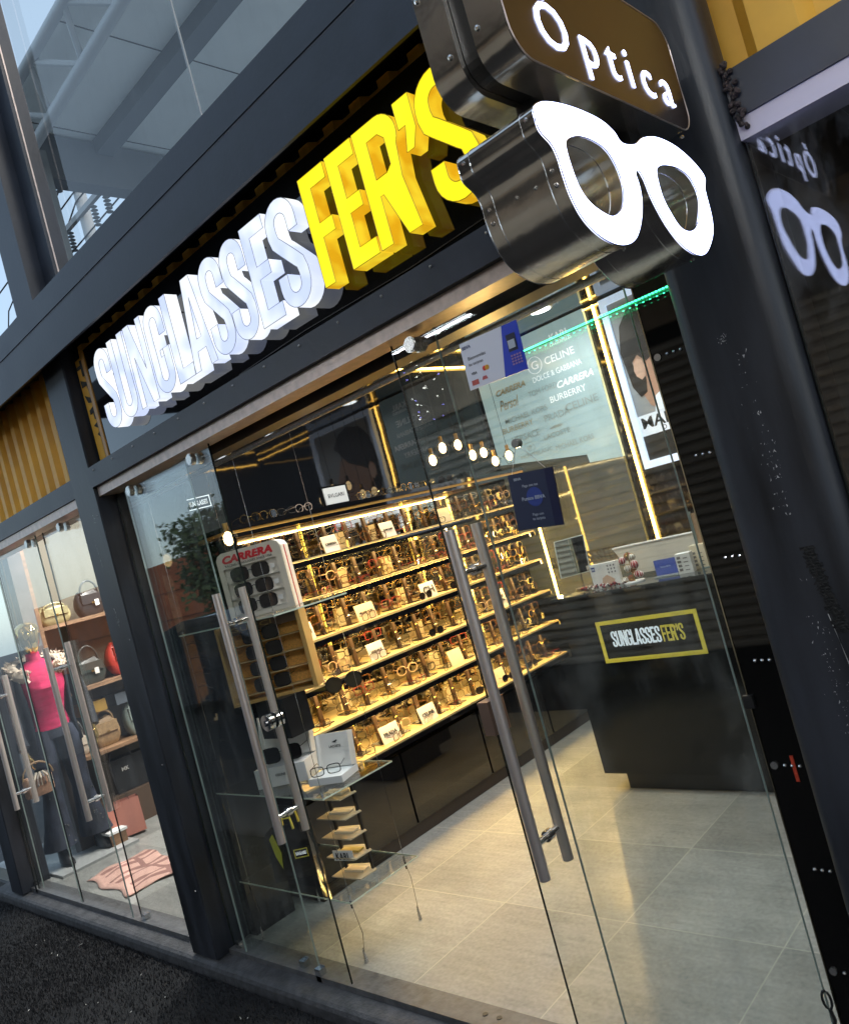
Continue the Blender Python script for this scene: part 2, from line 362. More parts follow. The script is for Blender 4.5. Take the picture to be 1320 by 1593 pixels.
# brand board
BT = thing('brand_board', 'glass board of eyewear brand names, its upper part painted teal as reflected sky', 'wall board', (-3.2, 4.97, 1.0))
TEAL = mat('teal_sky_glow', (.34, .43, .45), .12, emis=(.50, .74, .80), es=.24, var=.12, vs=1.3)  # glow painted in for the sky reflected on the upper board
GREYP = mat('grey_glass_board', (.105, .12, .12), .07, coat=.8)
b_ = MB(); P = [(-3.72, 1.98), (-2.95, 1.86), (-2.945, 1.80), (-2.68, 1.775), (-2.68, 2.845), (-3.72, 2.845)]  # sloped, notched lower edge shaped as the reflected roofline
b_.prism([(x, 4.968, z) for x, z in P], (0, .03, 0)).build('sky_reflection_board', TEAL, BT)
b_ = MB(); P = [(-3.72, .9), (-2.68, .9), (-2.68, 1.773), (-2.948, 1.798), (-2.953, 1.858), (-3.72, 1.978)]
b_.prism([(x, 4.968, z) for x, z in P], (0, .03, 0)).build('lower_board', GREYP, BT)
def bt(body, x, z, w_, h_, m_, bold=0, shear=0):
    lettering(body, w_ * .86, h_ * .9, frame((x, 4.966, z), *XF), m_, BT, ext=.0015, bold=bold, shear=shear)
bt('KARL', -2.904, 2.744, .20, .058, TXTW, .02); bt('LAGERFELD', -2.907, 2.697, .215, .026, TXTW, .02)
bt('CELINE', -2.951, 2.602, .30, .060, TXTW, .012); bt('DOLCE & GABBANA', -3.004, 2.505, .50, .046, TXTW)
bt('CARRERA', -2.879, 2.405, .36, .056, TXTW, .03, .3); bt('TOM FORD', -3.162, 2.416, .30, .048, TXTGREY)
bt('BURBERRY', -2.966, 2.322, .36, .052, TXTW, .005); bt('CELINE', -2.879, 2.228, .32, .060, TXTGREY, .01)
bt('CARRERA', -3.434, 2.514, .33, .052, TXTG, .03, .3); bt('Persol', -3.479, 2.413, .22, .09, TXTG, .01, .4)
bt('MICHAEL KORS', -3.36, 2.287, .46, .046, TXTGREY, .005); bt('PRADA', -3.10, 2.206, .26, .058, TXTGREY)
bt('BURBERRY', -3.459, 2.221, .34, .048, TXTG, .005); bt('VERSACE', -3.414, 2.131, .30, .056, TXTGREY)
bt('LACOSTE', -3.144, 2.075, .27, .040, TXTGREY, .01); bt('MICHAEL KORS', -3.02, 1.975, .38, .042, TXTGREY)
bt('VP', -3.408, 2.037, .05, .045, TXTGREY); bt('MONTBLANC', -3.36, 1.985, .34, .03, TXTGREY)
bt('G', -3.17, 2.606, .07, .07, TXTW, .01)
rg = MB(); 
rg.tube([(-3.17 + .062 * math.cos(a * .3142), 4.966, 2.606 + .062 * math.sin(a * .3142)) for a in range(21)], .003, 5); rg.build('emblem_ring', TXTW, BT)
rg = MB(); rg.tube([(-3.408 + .05 * math.cos(a * math.pi / 3), 4.966, 2.037 + .05 * math.sin(a * math.pi / 3)) for a in range(7)], .002, 5); rg.build('emblem_ring', TXTGREY, BT)
ov = MB(); ov.loft([(-3.14, 4.966, 2.118, .05, .001), (-3.13, 4.966, 2.128, .06, .001), (-3.12, 4.966, 2.136, .03, .001)], 12); ov.build('emblem', TXTGREY, BT)

# poster
PT = thing('poster', 'framed poster of a man seen from behind his ear, lettered MAR', 'poster', (-2.1, 4.97, 1.65))
f = MB(); x0, x1, z0, z1 = -2.545, -1.66, 1.645, 2.84
for a, b2 in (((x0, z0), (x1, z0 + .05)), ((x0, z1 - .05), (x1, z1)), ((x0, z0 + .05), (x0 + .045, z1 - .05)), ((x1 - .045, z0 + .05), (x1, z1 - .05))):
    f.box((a[0], 4.955, a[1]), (b2[0], 4.995, b2[1]))
f.build('lightbox_frame', mat('pale_blue_lightframe', (.7, .8, .95), .4, emis=(.62, .76, 1), es=.45), PT)
MB().box((x0 + .045, 4.972, z0 + .05), (x1 - .045, 4.99, 1.86)).build('lower_strip', mat('poster_dark', (.03, .03, .03), .3), PT)
MB().box((x0 + .045, 4.972, 2.0), (x1 - .045, 4.99, z1 - .05)).build('backdrop', mat('poster_grey', (.33, .35, .37), .35, emis=(.5, .55, .6), es=.05), PT)
MB().box((x0 + .045, 4.971, 1.86), (x1 - .045, 4.99, 2.0)).build('caption_band', mat('poster_white', (.60, .64, .68), .4, emis=(.8, .87, 1), es=.35), PT)
lettering('MAR', .24, .075, frame((-2.36, 4.970, 1.945), *XF), TXTB, PT, bold=.02)
lettering('D', .03, .03, frame((-2.33, 4.970, 1.885), *XF), TXTB, PT)
def flat(name, pts, m_, par, y=4.970, d=.002): return MB().prism([(x, y, z) for x, z in pts], (0, d, 0)).build(name, m_, par)
SKIN = mat('printed_skin', (.40, .24, .17), .4, emis=(.6, .36, .25), es=.10); HAIR = mat('printed_hair', (.025, .02, .018), .5)
flat('printed_neck', [(-2.44, 2.22), (-2.38, 2.05), (-2.32, 2.0), (-1.95, 2.0), (-1.9, 2.3), (-2.0, 2.5), (-2.3, 2.5), (-2.42, 2.38)], SKIN, PT, 4.9685)
flat('printed_hair', [(-2.47, 2.2), (-2.43, 2.12), (-2.38, 2.14), (-2.36, 2.24), (-2.42, 2.30), (-2.43, 2.36), (-2.38, 2.40), (-2.33, 2.34), (-2.25, 2.38), (-2.1, 2.45), (-1.95, 2.62), (-2.05, 2.72), (-2.2, 2.77), (-2.35, 2.73), (-2.45, 2.62), (-2.49, 2.45)], HAIR, PT, 4.966)
flat('printed_ear', [(-2.42, 2.26), (-2.39, 2.23), (-2.36, 2.25), (-2.345, 2.31), (-2.36, 2.36), (-2.39, 2.375), (-2.42, 2.35), (-2.43, 2.30)], mat('printed_ear_skin', (.55, .36, .27), .4, emis=(.7, .45, .33), es=.15), PT, 4.9645)
flat('printed_collar', [(-2.36, 2.0), (-2.33, 2.10), (-2.25, 2.14), (-2.0, 2.05), (-1.95, 2.0)], mat('printed_white', (.65, .72, .78), .4, emis=(.8, .9, 1), es=.25), PT, 4.9625)

# pendant bulbs
pend = [(-3.2, 3.627, 2.04), (-3.2, 3.746, 2.106), (-3.2, 3.9, 2.111), (-3.2, 4.018, 2.03), (-3.2, 4.137, 2.034), (-3.2, 4.234, 1.965), (-3.2, 4.40, 1.985), (-3.2, 2.08, 1.835)]
pl = ['first of the row above the far shelves', 'second of the pendant row, hanging high', 'third of the pendant row, hanging high', 'fourth of the pendant row',
      'fifth of the pendant row', 'sixth of the pendant row, hanging lowest', 'last of the pendant row, beside the teal board', 'alone near the left door, beside the boxed sunglasses']
def pendant(x, y, z, lab):
    t = thing('pendant_lamp', 'filament bulb in a thin wire cage, ' + lab, 'pendant lamp', (x, y, z + .06), 'filament pendant lamps')
    MB().cyl((x, y, z + .07), (x, y, CEIL), .0016, 5).build('cord', BLACKM, t)
    MB().cyl((x, y, z + .035), (x, y, z + .075), .013, 10).build('lamp_holder', mat('brass', (.5, .3, .1), .3, 1.), t)
    MB().sphere((x, y, z), .024, 12, sz=1.45).build('bulb', BULB, t)
    cg = MB()
    for k in range(6):
        a = k * math.pi / 3
        cg.tube([(x, y, z + .06), (x + .045 * math.cos(a), y + .045 * math.sin(a), z + .005), (x + .025 * math.cos(a), y + .025 * math.sin(a), z - .055)], .0012, 4)
    for rr, zz in ((.045, .005), (.025, -.055)):
        cg.tube([(x + rr * math.cos(k * math.pi / 6), y + rr * math.sin(k * math.pi / 6), z + zz) for k in range(13)], .0012, 4)
    cg.build('wire_cage', BLACKM, t)
for p, l_ in zip(pend, pl): pendant(*p, l_)

# ================================================================== SHELVING
SZ = [.54, .775, 1.0, 1.23, 1.44, 1.655]; Y0, Y1 = 2.24, 4.66
SH = thing('display_shelving', 'long black wall shelving with amber lit shelves full of spectacles', 'shelving', (-3.55, 3.4, .5))
SHM = mat('shelf_cream_top', (.62, .46, .20), .35, var=.1); 
for z in SZ:
    s_ = MB().box((-3.72, Y0, z - .010), (-3.36, Y1, z)).build('shelf', SHM, SH)
    MB().box((-3.368, Y0, z - .038), (-3.352, Y1, z - .0105)).build('front_edge', BLACKGL, s_)
MB().box((-3.366, Y0 - .1, 1.845), (-3.347, Y1 + .05, 1.8635)).build('front_edge', BLACKGL, SH)
tp = MB().box((-3.72, Y0 - .1, 1.880), (-3.34, Y1 + .05, 1.905)).build('top_shelf', BLACKGL, SH)
MB().box((-3.70, Y0 - .1, 1.864), (-3.345, Y1 + .05, 1.879)).build('underside', mat('ochre_underside', (.55, .30, .06), .4), tp)
for z in SZ[1:] + [1.864]:
    zz = z - .001 if z > 1.8 else z - .0115
    so1 = MB().box((-3.40, Y0 + .02, zz - .008), (-3.385, Y1 - .02, zz)).build('shelf_light', LEDS if z < 1.8 else LEDY3, SH)
    l = bpy.data.lights.new('shelf_lamp', 'AREA'); l.shape = 'RECTANGLE'; l.size = .012; l.size_y = 2.3; l.energy = 3.4; l.color = (1, .74, .36)
    lo = bpy.data.objects.new('shelf_lamp', l); C.objects.link(lo); lo.parent = so1; lo.location = Vector((-3.405, (Y0 + Y1) / 2, zz - .010)) - SH.location; lo.rotation_euler = (0, R(24), 0)
MB().box((-3.745, Y0, .48), (-3.722, Y1, 1.862)).build('mirror_back', mat('smoked_mirror', (.50, .50, .47), .05, 1.), SH)
MB().box((-3.72, Y0 - .03, .48), (-3.37, Y0 - .006, 1.862)).build('end_panel', BLACKGL, SH)
for y in (2.9, 3.78):
    MB().box((-3.715, y, .545), (-3.709, y + .006, 1.862)).build('upright', mat('amber_glow_rod', (.7, .5, .1), .2, emis=(1, .62, .08), es=1.6), SH)  # added glowing rods standing in for yellow reflections behind the shelves
CB = thing('base_cabinet', 'glossy black cupboards under the lit eyewear shelves', 'cabinet', (-3.5, 3.5, 0))
MB().box((-3.745, 2.2, .07), (-3.40, 4.98, .478)).build('carcass', BLACKM, CB)
MB().box((-3.745, 2.2, 0.001), (-3.39, 4.98, .069)).build('plinth', mat('brown_plinth', (.05, .035, .025), .4), CB)
for k in range(4):
    MB().box((-3.398, 2.22 + k * .69, .075), (-3.375, 2.22 + k * .69 + .675, .470)).build('cabinet_door', BLACKGL, CB)
wallobj('black upright panel beside the left end of the shelving', MB().box((-3.749, 1.87, .001), (-3.50, 2.1, 2.84)), BLACKGL, 'side_panel', 'panel')

# eyewear prototypes -----------------------------------------------------------
def rim_pts(kind, w_, h_, n=14):
    P = []
    for i in range(n):
        a = 2 * math.pi * i / n; c, s_ = math.cos(a), math.sin(a); e = {'round': 1., 'rect': .55, 'oval': .85, 'av': .8}[kind]
        x = math.copysign(abs(c) ** e, c) * w_ / 2; z = math.copysign(abs(s_) ** e, s_) * h_ / 2
        if kind == 'av' and z < 0: x *= .85
        P.append((x, z))
    return P
def glasses_mesh(kind, w_, h_, t, mats, dark=False):
    mb = MB()   # faces +x (local), width along y, temples go to -x
    for sgn in (-1, 1):
        cyy = sgn * (w_ / 2 + .009); P = rim_pts(kind, w_, h_)
        n = len(P); vo = []; 
        for (a, z) in P:
            k = 1 + t / (w_ / 2); vo += [(0, cyy + a, z), (0, cyy + a * k, z * (1 + t / (h_ / 2))), (-t, cyy + a, z), (-t, cyy + a * k, z * (1 + t / (h_ / 2)))]
        fs = []
        for i in range(n):
            a, b = 4 * i, 4 * ((i + 1) % n)
            fs += [(a, b, b + 1, a + 1), (a + 2, a + 3, b + 3, b + 2), (a, a + 2, b + 2, b), (a + 1, b + 1, b + 3, a + 3)]
        mb.add(vo, fs, 0)
        mb.add([(-t / 2, cyy + a, z) for a, z in P], [tuple(range(n))], 1)
        ye = sgn * (w_ + .009 + t)
        mb.tube([(-.001, ye - sgn * .004, h_ * .25), (-.012, ye + sgn * .002, h_ * .27), (-.10, ye - sgn * .002, h_ * .24), (-.135, ye - sgn * .006, -.012)], max(.0013, t * .5), 5, 0)
    mb.tube([(-.001, -.010, h_ * .12), (.001, 0, h_ * .2), (-.001, .010, h_ * .12)], max(.0014, t * .6), 5, 0)
    me = mb.build('tmp', mats, None, False).data
    o = [o for o in C.objects if o.data == me][0]; bpy.data.objects.remove(o)
    return me
FM = dict(gold=mat('gold_wire', (.62, .42, .15), .25, 1.), black=mat('black_acetate', (.012, .012, .012), .15), silver=mat('silver_wire', (.6, .6, .6), .22, 1.),
          tort=mat('tortoise_acetate', (.12, .05, .02), .2, var=.7, vs=120), clear=mat('blush_acetate', (.55, .40, .30), .2), red=mat('burgundy_acetate', (.22, .03, .03), .2))
ST = [('gold wire round spectacles', 'round', .046, .042, .0021, 'gold', False), ('black rectangular spectacles', 'rect', .050, .032, .003, 'black', False),
      ('silver wire oval spectacles', 'oval', .048, .034, .0021, 'silver', False), ('tortoiseshell square spectacles', 'rect', .048, .038, .003, 'tort', False),
      ('clear blush framed spectacles', 'oval', .048, .040, .003, 'clear', False), ('black aviator sunglasses', 'av', .054, .046, .0022, 'black', True),
      ('thin gold aviator spectacles', 'av', .052, .044, .0020, 'gold', False), ('burgundy framed spectacles', 'rect', .049, .035, .0026, 'red', False)]
GM = [(s_[0], glasses_mesh(s_[1], s_[2], s_[3], s_[4], [FM[s_[5]], SUNL if s_[6] else LENS])) for s_ in ST]
ORD = ['first', 'second', 'third', 'fourth', 'fifth', 'sixth', 'seventh', 'eighth', 'ninth', 'tenth', 'eleventh', 'twelfth', 'thirteenth', 'fourteenth', 'fifteenth']
def put_glasses(i, loc, rz, label, group='spectacles on the lit shelves', cat='glasses', sc_=1., tilt=0, name=None):
    nm, me = GM[i]
    o = bpy.data.objects.new('sunglasses' if i == 5 else 'glasses', me); C.objects.link(o); o.location = loc; o.rotation_euler = (0, tilt, rz); o.scale = (sc_,) * 3
    tag(o, label, cat, group); return o
# display stand prototype
sm = MB(); sm.box((-.045, -.04, .0005), (.05, .04, .006)); 
sm.prism([(-.012, -.011, .006), (.010, -.011, .006), (-.004, -.011, .165), (-.022, -.011, .165)], (0, .022, 0), 1)
STM = sm.build('tmp', [mat('stand_base', (.03, .022, .018), .25), mat('stand_post', (.05, .028, .018), .4)]); STMD = STM.data; bpy.data.objects.remove(STM)
cards = {}
shelfname = ['bottom shelf', 'second shelf from the bottom', 'third shelf from the bottom', 'third shelf from the top', 'second shelf from the top', 'shelf just under the top']
nst = 14; cnt = 0
for si, z in enumerate(SZ):
    for k in range(nst):
        y = Y0 + .13 + k * (Y1 - Y0 - .2) / (nst - 1) + rnd.uniform(-.015, .015)
        if (si, k) in cards: continue
        so_ = bpy.data.objects.new('display_stand', STMD); C.objects.link(so_); so_.location = (-3.49, y, z)
        so_.rotation_euler = (0, 0, rnd.uniform(-.15, .15)); so_.scale = (1, 1, .95)
        tag(so_, 'dark wooden spectacle post, %s from the near end of the %s' % (ORD[k], shelfname[si]), 'display stand', 'spectacle posts on the lit shelves')
        hts = (.048, .090, .134)
        for j, hz in enumerate(hts):
            if rnd.random() < .06 and cnt > 20: continue
            i = rnd.choice([0, 1, 2, 3, 1, 6, 0, 2, 7, 4, 2, 1, 0, 3, 2])
            put_glasses(i, (-3.49 + .012 - .014 * j + .004, y, z + hz), rnd.uniform(-.25, .12),
                        '%s, %s pair, %s post, %s' % (GM[i][0], ['lowest', 'middle', 'top'][j], ORD[k], shelfname[si]), sc_=1.2)
            cnt += 1
for si, z in enumerate(SZ):
    for k in range(9):
        y = Y0 + .2 + k * .26 + rnd.uniform(-.03, .03); i = rnd.choice([1, 3, 1, 0, 7, 5, 2])
        put_glasses(i, (-3.40 + rnd.uniform(-.01, .01), y, z + .022), rnd.uniform(-.5, .5), '%s at the front of the %s, %s along' % (GM[i][0], shelfname[si], ORD[k]), 'spectacles lying along the shelf fronts'); cnt += 1
print('glasses', cnt)
# brand cards in front of the stands: text, y, shelf
def card(body, y, z, w_=.11, h_=.095, lab=None, m_=None, red=None, x=-3.42):
    t = thing('brand_card', lab or ('white brand card reading %s on the lit shelf' % body), 'sign card', (x, y, z))
    sh = MB().prism([(x - .002, y - w_ / 2, z + .001), (x + .004, y - w_ / 2, z + .001), (x - .016, y - w_ / 2, z + h_), (x - .022, y - w_ / 2, z + h_)], (0, w_, 0)).build('card', m_ or WHITEM, t)
    T = frame((x - .006 + .002, y, z + h_ * .5), (0, 1, 0), (-.2 * h_ / h_, 0, 1))
    if body: lettering(body, w_ * .72, None, T, TXTB, t, ext=.0022, bold=.01)
card('CARRERA', 2.86, SZ[5]); card('TOM FORD', 3.32, SZ[5], lab='white brand card reading TOM FORD beside small sunglasses'); card('', 3.85, SZ[5], m_=CREAM, lab='cream brand card on the uppermost lit shelf, farther along')
card('FENDI', 2.53, SZ[3], w_=.12); card('MICHAEL KORS', 2.98, SZ[3], w_=.14, m_=CREAM); card('CH', 3.52, SZ[3], w_=.13)
card('LACOSTE', 2.52, SZ[2], w_=.10); card('VERSACE', 2.98, SZ[2], w_=.12); card('MONT\nBLANC', 4.18, SZ[2] - .225 + .225, w_=.11, h_=.12)
card('PRADA', 2.92, SZ[0], w_=.14); card('CELINE', 3.24, SZ[0], w_=.14); card('', 3.60, SZ[1], w_=.12, m_=CREAM, lab='cream brand card on the second lowest lit shelf behind the door handle'); card('', 3.95, SZ[0], w_=.12, m_=CREAM, lab='cream brand card on the bottom shelf right of the tall door handle')
# cream display blocks behind stands
for si, z in enumerate(SZ):
    for k, y in enumerate([2.72 + .07 * si, 3.62 - .06 * si]):
        o = MB().box((-3.60, y - .04, z + .001), (-3.575, y + .04, z + .105)).build('display_block', CREAM)
        tag(o, 'cream display block, %s along the %s' % (ORD[k], shelfname[si]), 'display block', 'cream display blocks')
# top-of-shelf items
t = thing('brand_card', 'silver framed white card reading BVLGARI on top of the shelving', 'sign card', (-3.42, 2.98, 1.906))
MB().box((-3.44, 2.885, 1.907), (-3.42, 3.085, 2.025)).build('frame', CHROME, t)
MB().box((-3.42, 2.90, 1.918), (-3.416, 3.07, 2.014)).build('card', WHITEM, t)
lettering('BVLGARI', .12, None, frame((-3.4155, 2.985, 1.966), *YF), TXTB, t)
for k in range(10):
    y = 3.2 + k * .125
    i = rnd.choice([5, 3, 6, 1, 0])
    put_glasses(i, (-3.42, y, 1.932), rnd.uniform(-.3, .5), '%s lying on top of the shelving, %s after the BVLGARI card' % (GM[i][0], ORD[k]), 'spectacles on top of the shelving')
for k in range(4):
    y = 2.38 + k * .12; i = [0, 6, 2, 4][k]
    put_glasses(i, (-3.42, y, 1.932), rnd.uniform(-.3, .3), '%s on the shelving top, %s from its near end' % (GM[i][0], ORD[k]), 'spectacles on top of the shelving')
# black shopping bag on top near-left
def carrier(name, lab, c, w_, d_, h_, m_, hm, rz=0, logo=None):
    t = thing(name, lab, 'bag', c); t.rotation_euler = (0, 0, rz)
    x, y = w_ / 2, d_ / 2
    mb = MB(); tp_ = .97
    mb.add([(-x, -y, 0), (x, -y, 0), (x, y, 0), (-x, y, 0), (-x * tp_, -y * .8, h_), (x * tp_, -y * .8, h_), (x * tp_, y * .8, h_), (-x * tp_, y * .8, h_), (-x, 0, h_ * .45), (x, 0, h_ * .45)],
           [(0, 3, 2, 1), (0, 1, 5, 4), (2, 3, 7, 6), (1, 2, 9), (2, 6, 9), (6, 5, 9), (5, 1, 9), (3, 0, 8), (0, 4, 8), (4, 7, 8), (7, 3, 8)])
    mb.build('bag_body', m_, t, local=True)
    for s_ in (-1, 1):
        MB().tube([(-x * .4, s_ * y * .8, h_ - .002), (-x * .35, s_ * y * .8, h_ + .25 * w_), (x * .35, s_ * y * .8, h_ + .25 * w_), (x * .4, s_ * y * .8, h_ - .002)], .0025 if hm is None else .006, 6).build('bag_handle', hm or BLACKM, t, local=True)
    return t

# letters for the shop name -----------------------------------------------------
def arc(cx, cz, r, a0, a1, n=9): return [(cx + r * math.cos(R(a0 + (a1 - a0) * i / n)), cz + r * math.sin(R(a0 + (a1 - a0) * i / n))) for i in range(n + 1)]
def offs(P, t):
    L, Q = [], []
    for i, p in enumerate(P):
        a = P[max(0, i - 1)]; b = P[min(len(P) - 1, i + 1)]; dx, dz = b[0] - a[0], b[1] - a[1]; l = math.hypot(dx, dz) or 1
        nx, nz = -dz / l * t / 2, dx / l * t / 2; L.append((p[0] + nx, p[1] + nz)); Q.append((p[0] - nx, p[1] - nz))
    return L + Q[::-1]
def glyph(c, w, h, t):
    r = (w - t) / 2; xm = w / 2
    if c == 'S':
        q = r * 1.0
        P = [(w - t / 2, h * .67)] + [(w - t / 2, h - t * .5 - q)] + arc(xm, h - t * .42 - q, q, 0, 180, 12)[1:]
        P += [(t / 2, h * .72)] + [(t / 2 + (w - t) * f_, h * (.66 - .32 * f_) ) for f_ in (.06, .22, .42, .58, .78, .94)] + [(w - t / 2, h * .28)]
        P += arc(xm, t * .42 + q, q, 0, -180, 12) + [(t / 2, h * .33)]
        return [offs(P, t)]
    if c == 'U':
        P = [(t / 2, h)] + arc(xm, t * .45 + r, r, 180, 360, 12) + [(w - t / 2, h)]
        return [offs(P, t)]
    if c == 'G':
        P = [(w - t / 2, h * .64), (w - t / 2, h - t * .5 - r)] + arc(xm, h - t * .45 - r, r, 0, 180, 12)[1:] + arc(xm, t * .45 + r, r, 180, 360, 12) + [(w - t / 2, h * .48)]
        o = offs(P, t); return [o, [(w * .52, h * .48), (w - t - .0005, h * .48), (w - t - .0005, h * .40), (w * .52, h * .40)]]
    if c == 'L': return [[(0, 0), (w, 0), (w, h * .14), (t, h * .14), (t, h), (0, h)]]
    if c == 'E': return [[(0, 0), (w, 0), (w, h * .14), (t, h * .14), (t, h * .44), (w * .88, h * .44), (w * .88, h * .57), (t, h * .57), (t, h * .86), (w, h * .86), (w, h), (0, h)]]
    if c == 'F': return [[(0, 0), (t, 0), (t, h * .41), (w * .88, h * .41), (w * .88, h * .54), (t, h * .54), (t, h * .86), (w, h * .86), (w, h), (0, h)]]
    if c == 'N': return [[(0, 0), (t * .85, 0), (t * .85, h * .60), (w - t * 1.05, 0), (w, 0), (w, h), (w - t * .85, h), (w - t * .85, h * .40), (t * 1.05, h), (0, h)]]
    if c == 'A': return [[(0, 0), (t * .92, 0), (t * 1.12, h * .2), (w - t * 1.12, h * .2), (w - t * .92, 0), (w, 0), (w * .5 + t * .62, h), (w * .5 - t * .62, h)],
                         [(w * .5 - t * .35, h * .33), (w * .5, h * .78), (w * .5 + t * .35, h * .33)]]
    if c == 'R':
        rr = h * .19
        outer = [(0, 0), (t, 0), (t, h * .40), (t * 1.25, h * .40), (w - t, 0), (w + t * .05, 0), (w - t * .42, h * .44)] + arc(w - rr, h - rr, rr, -35, 90, 9) + [(0, h)]
        return [outer, [(t, h * .54)] + [(w - t - .02, h * .54), (w - t, h * .58), (w - t, h * .80), (w - t - .02, h * .86)] + [(t, h * .86)]]
    if c == "'": return [[(0, h * .78), (w * .0, h), (w, h), (w, h * .72), (w * .62, h * .58), (w * .15, h * .58), (w * .45, h * .78)]]
def letter(c, w, h, t, T, depth, mface, mside, parent, name='letter', trim=None, sidefirst=None):
    cu = bpy.data.curves.new('tmp', 'CURVE'); cu.dimensions = '2D'; cu.fill_mode = 'BOTH'; cu.extrude = depth / 2
    for P in glyph(c, w, h, t):
        sp = cu.splines.new('POLY'); sp.points.add(len(P) - 1); sp.use_cyclic_u = True
        for i, p in enumerate(P): sp.points[i].co = (p[0], p[1], 0, 1)
    ob = bpy.data.objects.new('tmp', cu); C.objects.link(ob)
    me0 = bpy.data.meshes.new_from_object(ob.evaluated_get(bpy.context.evaluated_depsgraph_get())); bpy.data.objects.remove(ob)
    mb = MB(); mb.T = T
    fr = [p for p in me0.polygons]
    mb.v = [T @ (v.co - Vector((0, 0, depth / 2))) for v in me0.vertices]
    for p in fr: mb.f.append(tuple(p.vertices)); mb.m.append(0 if abs(p.normal.z) > .5 and p.center.z > 0 else 1)
    bpy.data.meshes.remove(me0)
    mats = [mface, mside]
    if trim:
        mats.append(trim)
        for P in glyph(c, w, h, t):
            Q = [(p[0], p[1], .0006) for p in P] + [(P[0][0], P[0][1], .0006)]
            mb.tube(Q, .0011, 4, 2, cap=False)
    return mb.build(name, mats, parent)
def cloudmat(name, c1, c2, s1, scale, es2=None):
    M = bpy.data.materials.new(name); M.use_nodes = True; nt = M.node_tree; b = nt.nodes['Principled BSDF']
    tc = nt.nodes.new('ShaderNodeTexCoord'); n = nt.nodes.new('ShaderNodeTexNoise'); n.inputs['Scale'].default_value = scale; n.inputs['Detail'].default_value = 1
    nt.links.new(tc.outputs['Object'], n.inputs[0]); r = nt.nodes.new('ShaderNodeValToRGB'); nt.links.new(n.outputs[0], r.inputs[0])
    r.color_ramp.elements[0].position = .38; r.color_ramp.elements[1].position = .62
    r.color_ramp.elements[0].color = (*c1, 1); r.color_ramp.elements[1].color = (*c2, 1)
    nt.links.new(r.outputs[0], b.inputs['Emission Color']); b.inputs['Emission Strength'].default_value = s1
    b.inputs['Base Color'].default_value = (*(c * .3 for c in c1), 1); b.inputs['Roughness'].default_value = .45; b.inputs['Specular IOR Level'].default_value = .15
    return M
WFACE = cloudmat('lit_white_face', (.56, .65, .92), (.86, .92, 1.), .60, 9)
WSIDE = cloudmat('lit_white_side', (.55, .63, .88), (.95, .98, 1.), .64, 6)
YFACE = cloudmat('lit_yellow_face', (1., .80, .012), (1., .86, .02), .64, 5)
YSIDE = cloudmat('lit_yellow_side', (.80, .42, .01), (1., .74, .03), .48, 14)
TRIMG = mat('grey_trim', (.12, .13, .16), .4); TRIMY = mat('olive_trim', (.35, .24, .01), .4)

K = 1.0677; YP = 1.72
SG = thing('shop_sign', "black fascia sign with lit white SUNGLASSES and yellow FER'S channel letters", 'shop sign', (-2.2, YP, 2.3))
MB().box((-3.40, YP, 2.322), (-.72, YP + .012, 2.838)).build('back_panel', SIGNBLK, SG)
def X(x): return x * K
LT = [('S', -3.003, .132), ('U', -2.862, .132), ('N', -2.716, .138), ('G', -2.566, .134), ('L', -2.422, .112), ('A', -2.315, .150), ('S', -2.163, .130), ('S', -2.030, .130), ('E', -1.893, .118), ('S', -1.768, .140)]
Z0L = 1.6 + .752 * K; HL = .318 * K
for c, x, w_ in LT:
    letter(c, w_ * K, HL, .043 * K, frame((X(x), YP - .0135 - .053, Z0L), *XF), .053, WFACE, WSIDE, SG, 'white_letter', TRIMG)
for c, x, w_ in [('F', -1.582, .112), ('E', -1.459, .110), ('R', -1.342, .150), ("'", -1.185, .055), ('S', -1.122, .150)]:
    hh = HL if c != "'" else HL * .98
    letter(c, w_ * K, hh, .045 * K, frame((X(x), YP - .0135 - .053, Z0L), *XF), .053, YFACE, YSIDE, SG, 'yellow_letter', TRIMY)
# standoff pins
pn = MB()
for c, x, w_ in LT: pn.cyl((X(x + .02), YP - .014, Z0L + .05), (X(x + .02), YP, Z0L + .05), .003, 6); pn.cyl((X(x + .02), YP - .014, Z0L + HL - .06), (X(x + .02), YP, Z0L + HL - .06), .003, 6)
pn.build('standoff_pin', BLACKM, SG)

# ================================================================== FACADE STEEL
def corr(x0, x1, y, z0, z1, pitch=.105, dep=.028):
    P = []; x = x0
    while x < x1 - 1e-6:
        for dx, d in ((0, 0), (.38, 0), (.5, dep), (.88, dep)): 
            xx = x + dx * pitch
            if xx <= x1: P.append((xx, y - d))
        x += pitch
    P.append((x1, y)); mb = MB(); n = len(P)
    mb.add([(p[0], p[1], z0) for p in P] + [(p[0], p[1], z1) for p in P] + [(p[0], p[1] + .0015, z0) for p in P] + [(p[0], p[1] + .0015, z1) for p in P],
           [(i, i + 1, n + i + 1, n + i) for i in range(n - 1)] + [(2 * n + i, 3 * n + i, 3 * n + i + 1, 2 * n + i + 1) for i in range(n - 1)] + [(i, 2 * n + i, 2 * n + i + 1, i + 1) for i in range(n - 1)] + [(n + i, n + i + 1, 3 * n + i + 1, 3 * n + i) for i in range(n - 1)])
    return mb
tag(corr(-3.55, -.68, 1.772, 2.30, 2.885, pitch=.125, dep=.030).build('corrugated_panel', ORANGE), 'ochre corrugated sheet behind the black shop sign, showing above and left of it', 'metal sheet')
tag(corr(-6.05, -3.79, 1.80, 2.30, 2.93, pitch=.13).build('corrugated_panel', ORANGE), 'ochre corrugated sheet above the clothes shop on the left', 'metal sheet')
